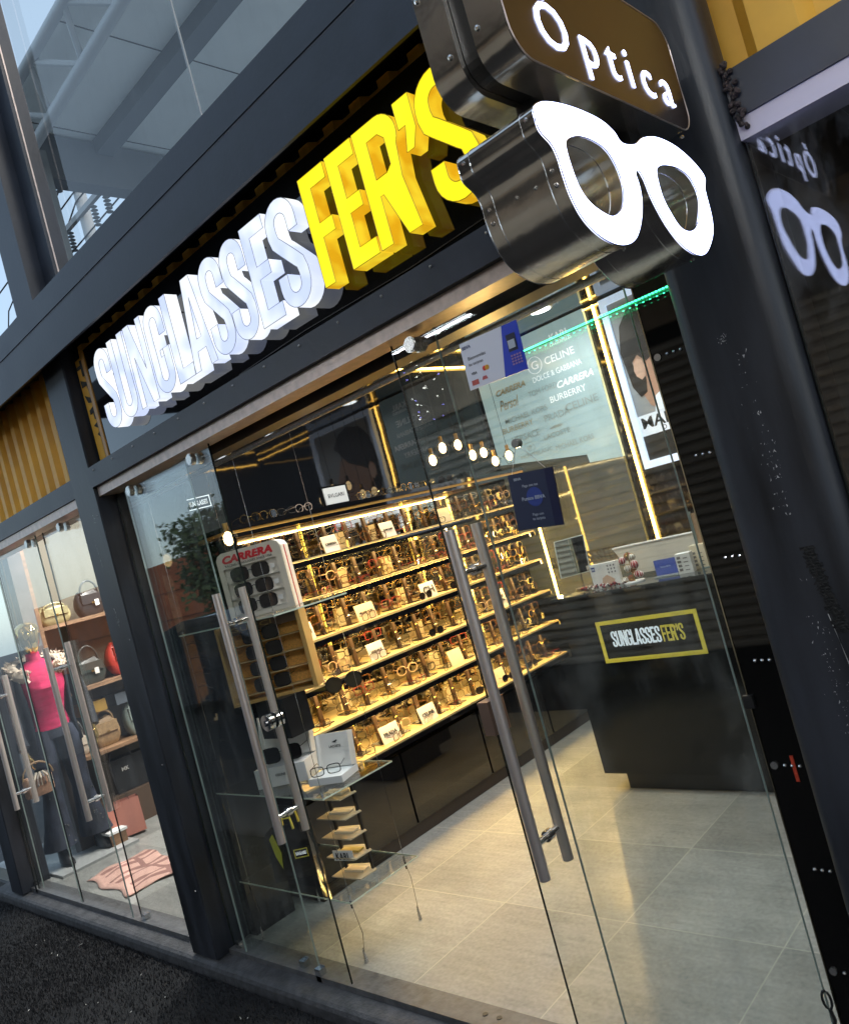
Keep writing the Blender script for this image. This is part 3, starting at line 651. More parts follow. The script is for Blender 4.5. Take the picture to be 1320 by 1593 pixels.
tag(corr(-.53, 2.6, 1.80, 2.27, 3.6, pitch=.22, dep=.03).build('corrugated_panel', ORANGE), 'ochre corrugated sheet above the shop window right of the column', 'metal sheet')
ST_ = thing('steel_frame', 'charcoal painted steel building frame of posts and beams around the shop fronts', 'steel frame', (-2, 1.7, 0))
def sb(n, a, b, m_=STEEL_D, bev=0, lab=None):
    o = MB().box(a, b, 0, bev).build(n, m_, ST_)
    if lab: o['label'] = lab
    return o
sb('post', (-3.79, 1.685, -.02), (-3.565, 1.88, 2.929), STEEL_D2, .006, 'square post between the clothes shop and the optician')
sb('post', (-6.30, 1.685, -.02), (-6.09, 1.88, 2.929), STEEL_D2, .006)
rp = MB(); P = []
for (cx, cy2, a0) in ((-.655, 1.69, 180), (-.515, 1.69, 270), (-.515, 1.728, 0), (-.655, 1.728, 90)):
    for k in range(7): P.append((cx + .04 * math.cos(R(a0 + k * 15)), cy2 + .04 * math.sin(R(a0 + k * 15)), -.12))
rp.prism(P, (0, 0, 4.6)); o = rp.build('post', STEEL_D2, ST_, smooth=True); o['label'] = 'thick rounded post right of the optician, scratched and worn'
ub = MB(); ub.prism([(-6.4, 1.60, 2.822), (-6.4, 1.60, 2.998), (-6.4, 1.85, 2.998), (-6.4, 1.85, 2.93), (-6.4, 1.625, 2.93), (-6.4, 1.614, 2.915), (-6.4, 1.612, 2.822)], (5.70, 0, 0))
ub.build('beam', STEEL_D, ST_)['label'] = 'long horizontal upper beam above the shop signs'
sb('beam', (-.474, 1.685, 2.239), (3.5, 1.86, 2.335), STEEL_D, 0, 'short beam right of the thick post')
sb('beam', (-3.563, 1.675, 2.228), (-.697, 1.86, 2.321), STEEL_D, 0, 'lower beam under the optician sign')
sb('beam', (-6.088, 1.69, 2.228), (-3.792, 1.86, 2.321), STEEL_D, 0, 'lower beam above the clothes shop')
sb('window_rail', (-6.4, 1.615, 3.020), (-.70, 1.84, 3.128)); sb('rail_gap', (-6.4, 1.70, 2.999), (-.70, 1.84, 3.019), BLACKM)
MB().tube([(-6.4, 1.601, 2.999), (-.70, 1.601, 2.999)], .0022, 6).build('edge_highlight', mat('edge_highlight_grey', (.12, .12, .14), .4), ST_)  # pale line painted in as the highlight along the beam's top edge
sb('mullion', (-3.80, 1.64, 3.13), (-3.59, 1.86, 6.2)); sb('window_stile', (-3.588, 1.72, 3.13), (-3.47, 1.80, 6.2)); sb('glazing_bead', (-3.4695, 1.735, 3.13), (-3.466, 1.742, 6.2), ALU)
sb('mullion', (-6.40, 1.66, 3.13), (-6.2, 1.86, 6.2)); sb('ledge', (-6.4, 1.851, 2.87), (3.5, 1.95, 3.0))
# rusty weld at the joint
wd_ = MB()
for k in range(46):
    wd_.sphere((-.462 + rnd.uniform(-.010, .010), 1.682 + rnd.uniform(-.006, .006), 2.215 + k * .0030), rnd.uniform(.003, .0065), 8)
wd_.build('weld_bead', RUST, ST_)
wd2 = MB(); 
for k in range(40): wd2.sphere((-3.565 + rnd.uniform(-.004, .004), 1.684, 2.225 + rnd.uniform(-.003, .003) + (k * .0024)), .004, 6)
wd2.build('weld_bead', STEEL_D, ST_)
# scratches: small chips of bare white metal
sc_ = MB()
def chip(x, z, y, s_, n_=4):
    P = [(x + s_ * rnd.uniform(-1, 1), z + s_ * 1.8 * rnd.uniform(-1, 1)) for _ in range(3)]
    sc_.add([(p[0], y, p[1]) for p in P] , [(0, 1, 2)])
for (z, dx) in [(1.9 - .0085 * k, -.0004 * k) for k in range(190)]:
    zz = z + rnd.uniform(-.02, .02)
    dens = 1 if (1.25 > zz > .5 or 1.6 > zz > 1.45) else .2
    if rnd.random() < dens:
        for _ in range(3): chip(-.575 + rnd.gauss(0, .010), zz, 1.6490, rnd.choice([.0008, .0012, .0018, .0028]))
for k in range(40): chip(-.60 + rnd.gauss(0, .004), 1.83 + rnd.uniform(-.01, .01), 1.6490, .0015)
sc_.add([(-.553, 1.649, 1.24), (-.5515, 1.649, 1.24), (-.535, 1.649, 1.10), (-.534, 1.649, 1.07)], [(0, 1, 3, 2)])
for k in range(46): chip(-3.67 + rnd.gauss(0, .008), 1.62 + rnd.uniform(-.05, .05), 1.6840, .003)
for k in range(26): chip(-3.69 + k * .0004, 2.0 - k * .006, 1.6840, .002)
for k in range(14): chip(-3.64 + rnd.gauss(0, .004), 2.09 + rnd.uniform(-.02, .02), 1.6840, .003)
sc_.build('scratches', SCRATCH, ST_)
bsx = MB(); 
for k in range(30):
    z = 1.38 - k * .006; x = -.555 + k * .0008
    bsx.add([(x - .014 + rnd.uniform(-.005, .005), 1.6485, z), (x + .012 + rnd.uniform(-.005, .005), 1.6485, z), (x + .012 + rnd.uniform(-.005, .005), 1.6485, z - .007), (x - .014 + rnd.uniform(-.005, .005), 1.6485, z - .007)], [(0, 1, 2, 3)])
bsx.build('worn_patch', mat('scuffed_black', (.008, .008, .008), .8, var=.9, vs=120, bump=1, bs=200), ST_)
sb('door_track', (-3.563, 1.70, 2.184), (-.70, 1.80, 2.2275), ALU); sb('door_track', (-6.088, 1.70, 2.184), (-3.792, 1.80, 2.2275), ALU); sb('door_track', (-.474, 1.69, 2.195), (3.5, 1.80, 2.2385), mat('pale_aluminium', (.5, .46, .52), .4, .2))
sb('header', (-3.563, 1.86, 2.165), (-.70, 1.95, 2.85), mat('dark_header', (.02, .017, .016), .35)); sb('header', (-6.088, 1.86, 2.2), (-3.792, 1.95, 2.85), mat('beige_header', (.45, .40, .33), .6))
sb('upper_slab', (-6.4, 1.951, 2.93), (3.5, 8, 3.02), mat('floor_slab', (.55, .56, .56), .8))
MB().cyl((-3.56, 1.835, 2.115), (-.72, 1.835, 2.115), .011, 10).build('hanging_rail', BRUSH, ST_)
for k in range(14): MB().sphere((-3.5 + k * .2, 1.674, 2.300), .0045, 8).build('screw_head', BRUSH, ST_)
for z in (.3, .9, 1.5, 2.1): MB().sphere((-3.60, 1.6845, z), .004, 8).build('screw_head', BRUSH, ST_)
cbx = MB(); cbx.tube([(-1.0, 1.716, 2.36), (-1.4, 1.716, 2.345), (-1.9, 1.716, 2.352), (-2.3, 1.716, 2.34)], .0018, 5); cbx.build('sign_cable', BLACKM, SG)
# cut-out ochre letter strip beside the sign
tq = thing('cutout_strip', 'narrow ochre metal strip with black cut-out shapes left of the white letters', 'metal strip', (-3.5, 1.73, 2.3))
MB().box((-3.548, 1.742, 2.323), (-3.405, 1.75, 2.832)).build('strip', ORANGE, tq)
MB().box((-3.43, 1.715, 2.323), (-3.402, 1.741, 2.832)).build('folded_edge', mat('ochre_edge', (.42, .20, .03), .4), tq)
cs = MB()
for sh in ([(-3.54, 2.80), (-3.50, 2.80), (-3.50, 2.82), (-3.455, 2.82), (-3.455, 2.80), (-3.475, 2.79), (-3.475, 2.745), (-3.50, 2.745), (-3.50, 2.785), (-3.54, 2.785)],
           [(-3.535, 2.735), (-3.45, 2.70), (-3.475, 2.66), (-3.49, 2.70), (-3.535, 2.70)], [(-3.53, 2.66), (-3.51, 2.62), (-3.47, 2.61), (-3.445, 2.65), (-3.47, 2.635), (-3.50, 2.645)],
           [(-3.52, 2.585), (-3.45, 2.60), (-3.45, 2.57), (-3.475, 2.57), (-3.475, 2.535), (-3.49, 2.535), (-3.49, 2.57), (-3.52, 2.565)], [(-3.515, 2.51), (-3.47, 2.52), (-3.45, 2.50), (-3.48, 2.49)], [(-3.50, 2.465), (-3.47, 2.475), (-3.45, 2.46), (-3.48, 2.448)]):
    cs.prism([(x, 1.7385, z) for x, z in sh], (0, .003, 0))
cs.build('cutout', mat('cutout_dark', (.008, .008, .008), .6), tq)

# ================================================================== GLASS
def pane(t, x0, x1, y, z0=-.015, z1=2.183, name='pane', th=.008, right_m=GEDGE, left_m=GEDARK):
    p = MB().add([(x0, y, z0), (x1, y, z0), (x1, y, z1), (x0, y, z1), (x0, y + th, z0), (x1, y + th, z0), (x1, y + th, z1), (x0, y + th, z1)],
                 [(0, 1, 2, 3), (4, 7, 6, 5)]).build(name, GLASS, t)
    e = MB(); e.box((x1, y, z0), (x1 + .0012, y + th, z1), 0); e.box((x0 - .0012, y, z0), (x0, y + th, z1), 1); e.box((x0, y, z0 - .0012), (x1, y + th, z0), 1)
    e.build('pane_edge', [right_m, left_m], p); return p
def clamp(t, x, y=1.75): MB().box((x - .017, y - .012, -.03), (x + .017, y + .02, .03)).build('clamp', CHROME, t)
def roller(t, x, y=1.748, z=2.15):
    m_ = MB(); m_.cyl((x, y - .022, z), (x, y - .004, z), .024, 24); m_.cyl((x, y - .026, z), (x, y - .022, z), .020, 24); m_.cyl((x, y + .012, z), (x, y + .03, z), .024, 24)
    m_.build('roller_disc', BRUSH, t, smooth=True)
def pull(t, x, y=1.76, z0=.56, z1=1.60, sep=.062):
    for s_ in (-1, 1):
        h = MB().cyl((x, y + s_ * sep, z0), (x, y + s_ * sep, z1), .0165, 20).build('pull_bar', HBAR, t, smooth=True)
    sp = MB()
    for z in (z0 + .1, z1 - .13): sp.cyl((x, y - sep + .01, z), (x, y + sep - .01, z), .010, 14); sp.cyl((x, y - .008, z), (x, y + .016, z), .017, 16)
    sp.build('standoff', CHROME, t, smooth=True)
def lock(t, x, y, z, m_):
    k = MB(); k.cyl((x, y - .03, z), (x, y - .003, z), .032, 24); k.cyl((x, y + .011, z), (x, y + .04, z), .032, 24); k.cyl((x, y - .036, z), (x, y - .03, z), .012, 14)
    k.build('lock', m_, t, smooth=True)
D = thing('fixed_glass_panel', 'clear fixed glass panel between the square post and the left sliding door', 'glass panel', (-3.2, 1.775, -.02))
pane(D, -3.555, -2.90, 1.775); clamp(D, -3.50, 1.775); clamp(D, -3.00, 1.775)
D = thing('sliding_glass_door', 'left frameless glass door of the optician with steel pull bars', 'glass door', (-3.0, 1.755, -.02), 'frameless glass doors')
pane(D, -3.42, -2.672, 1.755, left_m=GEDGE, right_m=GEDARK); roller(D, -3.33, 1.748); roller(D, -2.78, 1.748); pull(D, -2.80, 1.76, .58, 1.60); lock(D, -2.735, 1.755, 1.055, CHROME); clamp(D, -2.87, 1.757)
D = thing('sliding_glass_door', 'right frameless glass door of the optician with tall steel pull bars', 'glass door', (-1.2, 1.755, -.02), 'frameless glass doors')
pane(D, -1.592, -.83, 1.755, left_m=GEDARK, right_m=GEDGE); roller(D, -1.49, 1.748); pull(D, -1.51, 1.76, .57, 1.60)
MB().box((-1.60, 1.715, .985), (-1.56, 1.79, 1.085), 0).build('lock', mat('bronze_lock', (.42, .28, .22), .3, .8), D)
D = thing('fixed_glass_panel', 'clear glass panel overlapping the right sliding door, edge near the bank sign', 'glass panel', (-1.2, 1.79, -.02))
pane(D, -1.437, -.815, 1.782, left_m=GEDGE)
SP = thing('side_panel', 'tall glossy black panel with rows of small rivets beside the thick post', 'panel', (-.74, 1.78, 0))
MB().box((-.811, 1.765, -.02), (-.69, 1.80, 2.184)).build('panel', mat('tinted_black_glass', (.004, .004, .004), .03, coat=.6), SP)
MB().box((-.8145, 1.762, -.02), (-.8115, 1.80, 2.184)).build('bright_edge', mat('bright_trim', (.75, .68, .5), .2, 1.), SP)
for r_, z in enumerate([1.86, 1.615, 1.372, 1.128, .882, .640, .40]):
    rv = MB()
    for k in range(5): rv.sphere((-.773 + k * .0165, 1.7645, z - .0008 * k), .0043, 8)
    if r_ in (0, 4, 6): rv.cyl((-.797, 1.761, z), (-.797, 1.7648, z), .0085, 16)
    rv.build('rivet_row', mat('rivet', (.8, .8, .8), .25, .9), SP, smooth=True)
MB().box((-.822, 1.754, 1.02), (-.80, 1.764, 1.05)).build('hinge', BLACKM, SP)
o = MB().box((-.757, 1.7618, .845), (-.749, 1.7642, .905)).build('sticker', mat('red_sticker', (.55, .06, .03), .5)); tag(o, 'small red warning sticker on the black riveted panel', 'sticker')
t = thing('key_hook', 'black looped latch and keys hanging low on the black panel edge', 'latch', (-.82, 1.75, .35))
MB().tube([(-.825 + .010 * math.cos(a * .5236), 1.752, .335 + .022 * math.sin(a * .5236)) for a in range(13)], .003, 6).build('loop', BLACKM, t)
MB().tube([(-.823, 1.752, .312), (-.818, 1.75, .29), (-.828, 1.75, .26)], .004, 6).build('latch_bar', BLACKM, t)
# neighbour shop glass
for (x0, x1, y, lab) in ((-6.085, -5.94, 1.775, 'narrow clear fixed pane at the far left post of the clothes shop'), (-4.50, -3.80, 1.775, 'clear fixed glass pane of the clothes shop beside the square post')):
    D = thing('fixed_glass_panel', lab, 'glass panel', (x0, y, -.02)); pane(D, x0, x1, y); clamp(D, x1 - .14, y); clamp(D, x0 + .06, y)
D = thing('sliding_glass_door', 'left glass door of the clothes shop, in front of the mannequin', 'glass door', (-5.5, 1.755, -.02), 'frameless glass doors')
pane(D, -5.97, -5.26, 1.755); pull(D, -5.80, 1.76, .58, 1.45); clamp(D, -5.99, 1.757)
D = thing('sliding_glass_door', 'right glass door of the clothes shop with steel pull bars', 'glass door', (-4.9, 1.755, -.02), 'frameless glass doors')
pane(D, -5.24, -4.56, 1.755); pull(D, -4.66, 1.76, .57, 1.56); roller(D, -4.62); roller(D, -4.15)
D = thing('shop_window', 'dark shop window right of the thick column, mirroring the projecting sign', 'window', (0, 1.80, 0))
pane(D, -.470, 3.4, 1.706, -.02, 2.195); MB().box((-.4745, 1.716, -.02), (-.468, 1.83, 2.195)).build('jamb', mat('bronze_jamb', (.06, .045, .04), .35, .5), D)
wallobj('dark brick side wall inside the shop right of the column', MB().box((-.70, 1.83, 0), (-.668, 5.0, 2.86)), mat('dim_brick', (.05, .04, .035), .8, var=.4, vs=6))
wallobj('dark back wall inside the shop right of the column', MB().box((-.667, 4.2, 0), (3.5, 4.26, 2.86)), mat('dim_wall', (.03, .027, .025), .8, var=.4, vs=4))
o = MB().box((-.667, 1.86, 2.862), (3.5, 4.3, 2.9)).build('ceiling', mat('dim_ceiling', (.08, .06, .05), .8)); tag(o, 'dim brown ceiling of the shop right of the column', 'ceiling')

# green LED rope across the door glass
t = thing('led_rope', 'green LED rope light strung across the right door glass', 'light strip', (-1.0, 1.72, 2.0))
gr = MB(); n = 64
for k in range(n):
    x = -1.26 + (.56) * k / n
    gr.box((x, 1.743, 1.9985), (x + .0052, 1.747, 2.0015)); 
    if k % 2 == 0: gr.box((x, 1.743, 1.9885), (x + .004, 1.7445, 1.990))
gr.build('led_beads', LEDG, t); MB().tube([(-1.26, 1.748, 1.996), (-.70, 1.748, 1.996)], .0015, 5).build('rope', mat('rope_green', (.1, .3, .2), .3), t)

# bank signs on the door
def board(lab, c, w_, h_, y, rot):
    t = thing('hanging_sign', lab, 'sign', (c[0], y, c[1])); return t, frame((c[0], y, c[1]), (math.cos(rot), 0, math.sin(rot)), (-math.sin(rot), 0, math.cos(rot)))
t, T = board('white and blue card payment sign reading Bienvenidas las tarjetas on the door glass', (-1.232, 2.021), .2, .13, 1.742, R(-2))
mb = MB(); mb.T = T; mb.prism([(-.10, -.066, 0), (.024, -.066, 0), (.050, .066, 0), (-.10, .066, 0)], (0, 0, -.003)); mb.build('white_half', mat('sign_silver', (.42, .44, .50), .4, emis=(.6, .65, .8), es=.12), t)
mb = MB(); mb.T = T; mb.prism([(.0245, -.066, 0), (.10, -.066, 0), (.10, .066, 0), (.0505, .066, 0)], (0, 0, -.003)); mb.build('blue_half', mat('sign_blue', (.01, .025, .22), .3, emis=(.01, .04, .5), es=.15), t)
def onT(T, x, y): return T @ Matrix.Translation((x, y, .0005))
lettering('BBVA', .03, None, onT(T, -.078, .050), mat('navy_ink', (.03, .05, .15), .5), t, bold=.02)
lettering('Bienvenidas', .062, None, onT(T, -.050, .018), TXTB, t); lettering('las tarjetas', .05, None, onT(T, -.058, .000), TXTB, t)
lettering('VISA', .020, None, onT(T, -.072, -.025), TXTB, t, bold=.02)
for dx, c_ in ((-.034, (.8, .05, .03)), (-.025, (.9, .45, .03))):
    mb = MB(); mb.T = onT(T, dx, -.022); mb.prism([(.007 * math.cos(a * .524), .007 * math.sin(a * .524), 0) for a in range(12)], (0, 0, .0006 if dx < -.03 else .001)); mb.build('card_emblem', mat('emblem%d' % (c_[1] * 100), c_, .4), t)
mb = MB(); mb.T = onT(T, -.075, -.05); mb.box((-.012, -.007, 0), (.012, .007, .0008)); mb.build('card_emblem', mat('emblem_red2', (.55, .1, .08), .4), t)
mb = MB(); mb.T = onT(T, -.04, -.048); mb.prism([(-.010, -.003, 0), (.010, -.003, 0), (.006, .006, 0), (-.006, .006, 0)], (0, 0, .0008)); mb.build('card_emblem', mat('emblem_red3', (.6, .12, .12), .4), t)
mb = MB(); mb.T = onT(T, .072, .0); mb.box((-.015, -.008, 0), (.015, .038, .001)); mb.build('terminal', mat('terminal_dark', (.02, .025, .06), .3), t)
mb = MB(); mb.T = onT(T, .071, .012); mb.box((-.011, -.012, .0012), (.011, .010, .0022)); mb.build('terminal_screen', mat('screen_pale', (.6, .65, .75), .4), t)
mb = MB(); mb.T = onT(T, .074, -.03)
for i in range(4):
    for j in range(4): mb.box((-.015 + i * .009, -.014 + j * .0075, 0), (-.009 + i * .009, -.0095 + j * .0075, .001))
mb.build('keypad', mat('keypad_pink', (.45, .25, .35), .5), t)
t2, T = board('dark blue sign reading Puntos BBVA hung from a suction hook on the door glass', (-1.222, 1.618), .14, .155, 1.742, R(-5))
mb = MB(); mb.T = T; mb.box((-.075, -.077, -.003), (.045, .077, 0)); mb.build('sign_face', mat('sign_navy', (.025, .035, .085), .35), t2)
mb = MB(); mb.T = T; mb.box((.0455, -.077, -.003), (.072, .077, .0005)); mb.build('sign_spine', mat('sign_darknavy', (.008, .012, .06), .3), t2)
mb = MB(); mb.T = onT(T, .0, .008); mb.prism([(.026 * math.cos(a * .262), .026 * math.sin(a * .262), 0) for a in range(24)], (0, 0, .0008)); mb.build('round_badge', mat('badge_blue', (.03, .06, .30), .4), t2)
TW2 = mat('pale_ink', (.5, .55, .65), .5)
lettering('Puntos BBVA', .075, None, onT(T, -.004, .006) @ Matrix.Translation((0, 0, .001)), TW2, t2, bold=.015); lettering('Paga con tus', .05, None, onT(T, -.008, .040), TW2, t2); lettering('BBVA', .024, None, onT(T, -.045, .062), TW2, t2, bold=.02)
lettering('Paga con', .035, None, onT(T, .0, -.040), TW2, t2); lettering('tu tarjeta', .04, None, onT(T, .0, -.052), TW2, t2)
cd = MB(); cup = (-1.233, 1.742, 1.777)
cd.tube([cup, (-1.275, 1.742, 1.700)], .0008, 4); cd.tube([cup, (-1.165, 1.742, 1.692)], .0008, 4); cd.build('string', WHITEP, t2)
MB().cyl((cup[0], 1.735, cup[2]), (cup[0], 1.754, cup[2]), .012, 14).build('suction_cup', mat('cup_clear', (.3, .3, .28), .15), t2)

# ================================================================== PROJECTING SIGN (faces +x)
BS = thing('projecting_sign', 'projecting metal sign lettered Optica above a big glowing pair of white spectacles', 'projecting sign', (-.7, 1.6, 2.2))
def rrect(y0, y1, z0, z1, r, n=6):
    P = []
    for (cy2, cz, a0) in ((y1 - r, z0 + r, -90), (y1 - r, z1 - r, 0), (y0 + r, z1 - r, 90), (y0 + r, z0 + r, 180)):
        for k in range(n + 1): P.append((cy2 + r * math.cos(R(a0 + 90 * k / n)), cz + r * math.sin(R(a0 + 90 * k / n))))
    return P
BR = mat('brown_sign_face', (.018, .009, .007), .22)
Pq = rrect(1.135, 1.82, 2.308, 2.56, .055)
def can(xa, xb, P, nm):
    return MB().prism([(xa, y, z) for y, z in P], (xb - xa, 0, 0)).build(nm, POLISH, BS, smooth=True)
can(-.603, -.668, Pq, 'front_can'); can(-.705, -.765, Pq, 'rear_can')
Pi = rrect(1.150, 1.805, 2.322, 2.546, .045); MB().prism([(-.669, y, z) for y, z in Pi], (-.035, 0, 0)).build('core', mat('core_black', (.006, .006, .006), .5), BS)
Pf = rrect(1.1375, 1.8175, 2.3105, 2.5575, .053); MB().prism([(-.6028, y, z) for y, z in Pf], (.003, 0, 0)).build('sign_face', BR, BS)
Pr = rrect(1.135, 1.82, 2.308, 2.56, .055); Pr.append(Pr[0]); MB().tube([(-.600, y, z) for y, z in Pr], .0016, 5).build('edge_trim', mat('trim_alu', (.5, .42, .38), .3, .6), BS)
lettering('\u00d3ptica', .525, .136, frame((-.5995, 1.492, 2.393), *YF), mat('lit_white_text', (.9, .9, .9), .5, emis=(.55, .62, 1), es=3.4), BS, ext=.002, bold=-.004, space=1.45)
# spectacles outline (y,z) measured on x=-0.6
def sm_closed(P, n=5):
    Q = []; N = len(P)
    for i in range(N):
        p0, p1, p2, p3 = (Vector(P[(i + k - 1) % N]) for k in range(4))
        for k in range(n):
            t_ = k / n; Q.append(tuple(.5 * ((2 * p1) + (-p0 + p2) * t_ + (2 * p0 - 5 * p1 + 4 * p2 - p3) * t_ ** 2 + (-p0 + 3 * p1 - 3 * p2 + p3) * t_ ** 3)))
    return Q
GO = [(1.1432, 2.2187), (1.1803, 2.2368), (1.24, 2.2467), (1.3056, 2.2499), (1.3722, 2.2462), (1.4132, 2.2327), (1.4344, 2.2146), (1.4909, 2.2222), (1.5384, 2.2448), (1.6044, 2.2594), (1.6803, 2.2586), (1.7449, 2.245), (1.7943, 2.2236), (1.8129, 2.2039), (1.7956, 2.1785), (1.7911, 2.159), (1.7865, 2.1132), (1.7681, 2.0737), (1.7244, 2.0362), (1.6802, 2.0143), (1.6322, 2.0117), (1.5788, 2.0263), (1.5377, 2.0561), (1.5134, 2.0866), (1.4971, 2.1176), (1.4886, 2.1492), (1.476, 2.1650), (1.4571, 2.1573), (1.4579, 2.1315), (1.4487, 2.0979), (1.42, 2.0559), (1.3798, 2.0202), (1.333, 2.0035), (1.2848, 2.002), (1.2357, 2.0145), (1.2009, 2.0391), (1.1827, 2.0733), (1.1771, 2.1116), (1.1762, 2.1394), (1.1669, 2.16), (1.1419, 2.1771), (1.1385, 2.1988)]
GL1 = [(1.2132, 2.1632), (1.227, 2.1802), (1.2655, 2.1936), (1.311, 2.1967), (1.3532, 2.1896), (1.3779, 2.1693), (1.3885, 2.1336), (1.3787, 2.1009), (1.3542, 2.0729), (1.3148, 2.0558), (1.2812, 2.0576), (1.2438, 2.0703), (1.2224, 2.0903), (1.2134, 2.1232)]
GL2 = [(1.5549, 2.1732), (1.5781, 2.1921), (1.6213, 2.2016), (1.6774, 2.204), (1.7256, 2.1901), (1.7428, 2.1521), (1.7194, 2.1123), (1.6855, 2.0793), (1.6416, 2.0624), (1.5966, 2.0659), (1.5686, 2.0935), (1.5515, 2.1252)]
def gcurve(depth, x, mats, nm, off=0):
    cu = bpy.data.curves.new('tmp', 'CURVE'); cu.dimensions = '2D'; cu.fill_mode = 'BOTH'; cu.extrude = depth / 2; cu.offset = off
    for P in (GO, GL1, GL2):
        Q = sm_closed(P, 4); sp = cu.splines.new('POLY'); sp.points.add(len(Q) - 1); sp.use_cyclic_u = True
        for i, p in enumerate(Q): sp.points[i].co = (p[0], p[1], 0, 1)
    ob = bpy.data.objects.new('tmp', cu); C.objects.link(ob)
    me0 = bpy.data.meshes.new_from_object(ob.evaluated_get(bpy.context.evaluated_depsgraph_get())); bpy.data.objects.remove(ob)
    mb = MB(); mb.v = [Vector((x - depth / 2 + v.co.z, v.co.x, v.co.y)) for v in me0.vertices]
    for p in me0.polygons: mb.f.append(tuple(p.vertices)); mb.m.append(0)
    bpy.data.meshes.remove(me0)
    return mb.build(nm, mats, BS, smooth=True)
gcurve(.165, -.6035, [POLISH], 'spectacles_case')
gcurve(.003, -.6002, [mat('glowing_white_face', (.9, .9, .9), .4, emis=(.50, .58, 1.), es=4.6)], 'lit_spectacles_face', -.001)
rim = MB()
for P in (GO, GL1, GL2):
    Q = [(y, z) for y, z in sm_closed(P, 4)]; Q.append(Q[0])
    rim.tube([(-.6015, y, z) for y, z in Q], .0014, 5, cap=False)
    rim.tube([(-.630, y, z) for y, z in Q], .0008, 4, cap=False); rim.tube([(-.742, y, z) for y, z in Q], .0009, 4, cap=False); rim.tube([(-.768, y, z) for y, z in Q], .0012, 4, cap=False)
rim.build('rim_trim', CHROME, BS)
def screw(p, r_): MB().sphere(p, r_, 8).build('screw', CHROME, BS, smooth=True)
for x in (-.618, -.755):
    for (y, z) in ((1.1395, 2.205), (1.178, 2.10), (1.178, 2.125)): screw((x, y, z), .0045)
for (x, y, z) in ((-.655, 1.1785, 2.115), (-.695, 1.1785, 2.118), (-.62, 1.36, 2.008), (-.62, 1.66, 2.010)): screw((x, y, z), .0045)
for (x, y, z) in ((-.655, 1.1345, 2.385), (-.72, 1.1345, 2.375), (-.72, 1.1345, 2.50), (-.755, 1.1345, 2.50), (-.62, 1.80, 2.3075)): screw((x, y, z), .0055)

MB().box((-.72, 1.30, 2.24), (-.66, 1.36, 2.33)).build('hanger', BLACKM, BS); MB().box((-.72, 1.62, 2.24), (-.66, 1.68, 2.33)).build('hanger', BLACKM, BS)
# true size and distance of the sign, worked out from its mirror image in the window
for o_ in list(BS.children):
    base = Vector(BS.location)
    for v in o_.data.vertices: v.co = (v.co + base) * .85 + Vector((0, 0, .24)) - base
MB().box((-.625, 1.545, 2.27), (-.575, 1.6495, 2.40)).build('bracket', STEEL_D, BS)

# ================================================================== COUNTER
CT = thing('counter', "glossy black reception counter with a yellow framed SUNGLASSES FER'S logo", 'counter', (-1.6, 3.8, 0))
CF = 3.55
MB().box((-2.535, CF, .105), (-.76, 4.15, 1.06)).build('body', mat('satin_black_counter', (.006, .006, .006), .10, spec=.35, bump=.01, bs=3), CT)
MB().box((-2.44, CF + .06, .001), (-.76, 4.1, .104)).build('kick_board', mat('kick_black', (.012, .012, .012), .25), CT)
MB().box((-2.56, CF - .015, 1.062), (-.755, 4.17, 1.078)).build('counter_top', BLACKGL, CT)
MB().box((-2.56, CF - .018, 1.0785), (-.755, 4.17, 1.084)).build('glass_top', mat('dark_glass_top', (.02, .025, .025), .04), CT)
fy = MB(); 
a, b2, c_, d_ = -2.335, -1.765, .704, .926; tk = .021
for p, q in (((a, c_), (b2, c_ + tk)), ((a, d_ - tk), (b2, d_)), ((a, c_ + tk), (a + tk, d_ - tk)), ((b2 - tk, c_ + tk), (b2, d_ - tk))):
    fy.box((p[0], CF - .003, p[1]), (q[0], CF - .0003, q[1]))
fy.build('yellow_frame', YELP, CT)
def small_logo(x, z, h, parent, T0, cw, cyy, kx=1., dp=.002):
    pos = x
    for i, c in enumerate("SUNGLASSES FER'S"):
        if c == ' ': pos += h * .10 * kx; continue
        wl_ = {'L': .33, 'E': .35, 'F': .34, "'": .15, 'A': .46, 'R': .46}.get(c, .41) * h * kx
        o = letter(c, wl_, h, wl_ * .34 if c not in "'L" else .135 * h * kx, T0 @ Matrix.Translation((pos, z, 0)), dp, cw if i < 10 else cyy, cw if i < 10 else cyy, parent, 'letter'); pos += wl_ + h * .022
    return pos
small_logo(-2.262, .785, .082, CT, frame((0, CF - .0025, 0), *XF), mat('printed_white', (.75, .72, .65), .5), YELP, kx=.80)
small_logo(-3.52, 1.095, .088, BT, frame((0, 4.965, 0), *XF), TXTB, TXTB, kx=1.28)

# counter items
ZT = 1.0845
t = thing('table_mirror', 'tilting square countertop mirror on a thin stand at the left end of the counter', 'mirror', (-2.5, 3.78, ZT))
mb = MB(); mb.T = frame((-2.49, 3.74, 1.275), (.80, .60, 0), (0.02, .10, .99)); mb.box((-.085, -.105, -.004), (.085, .105, .004)); mb.build('mirror_frame', mat('pale_frame', (.6, .65, .6), .3), t)
mb = MB(); mb.T = frame((-2.49, 3.74, 1.275), (.80, .60, 0), (0.02, .10, .99)); mb.box((-.08, -.10, .0042), (.08, .10, .0055)); mb.build('mirror_glass', mat('mirror', (.85, .85, .82), .02, 1.), t)
MB().cyl((-2.48, 3.76, ZT), (-2.48, 3.76, 1.2), .004, 6).build('stem', BRUSH, t); MB().cyl((-2.48, 3.76, ZT), (-2.48, 3.76, ZT + .008), .05, 16).build('foot', BRUSH, t)
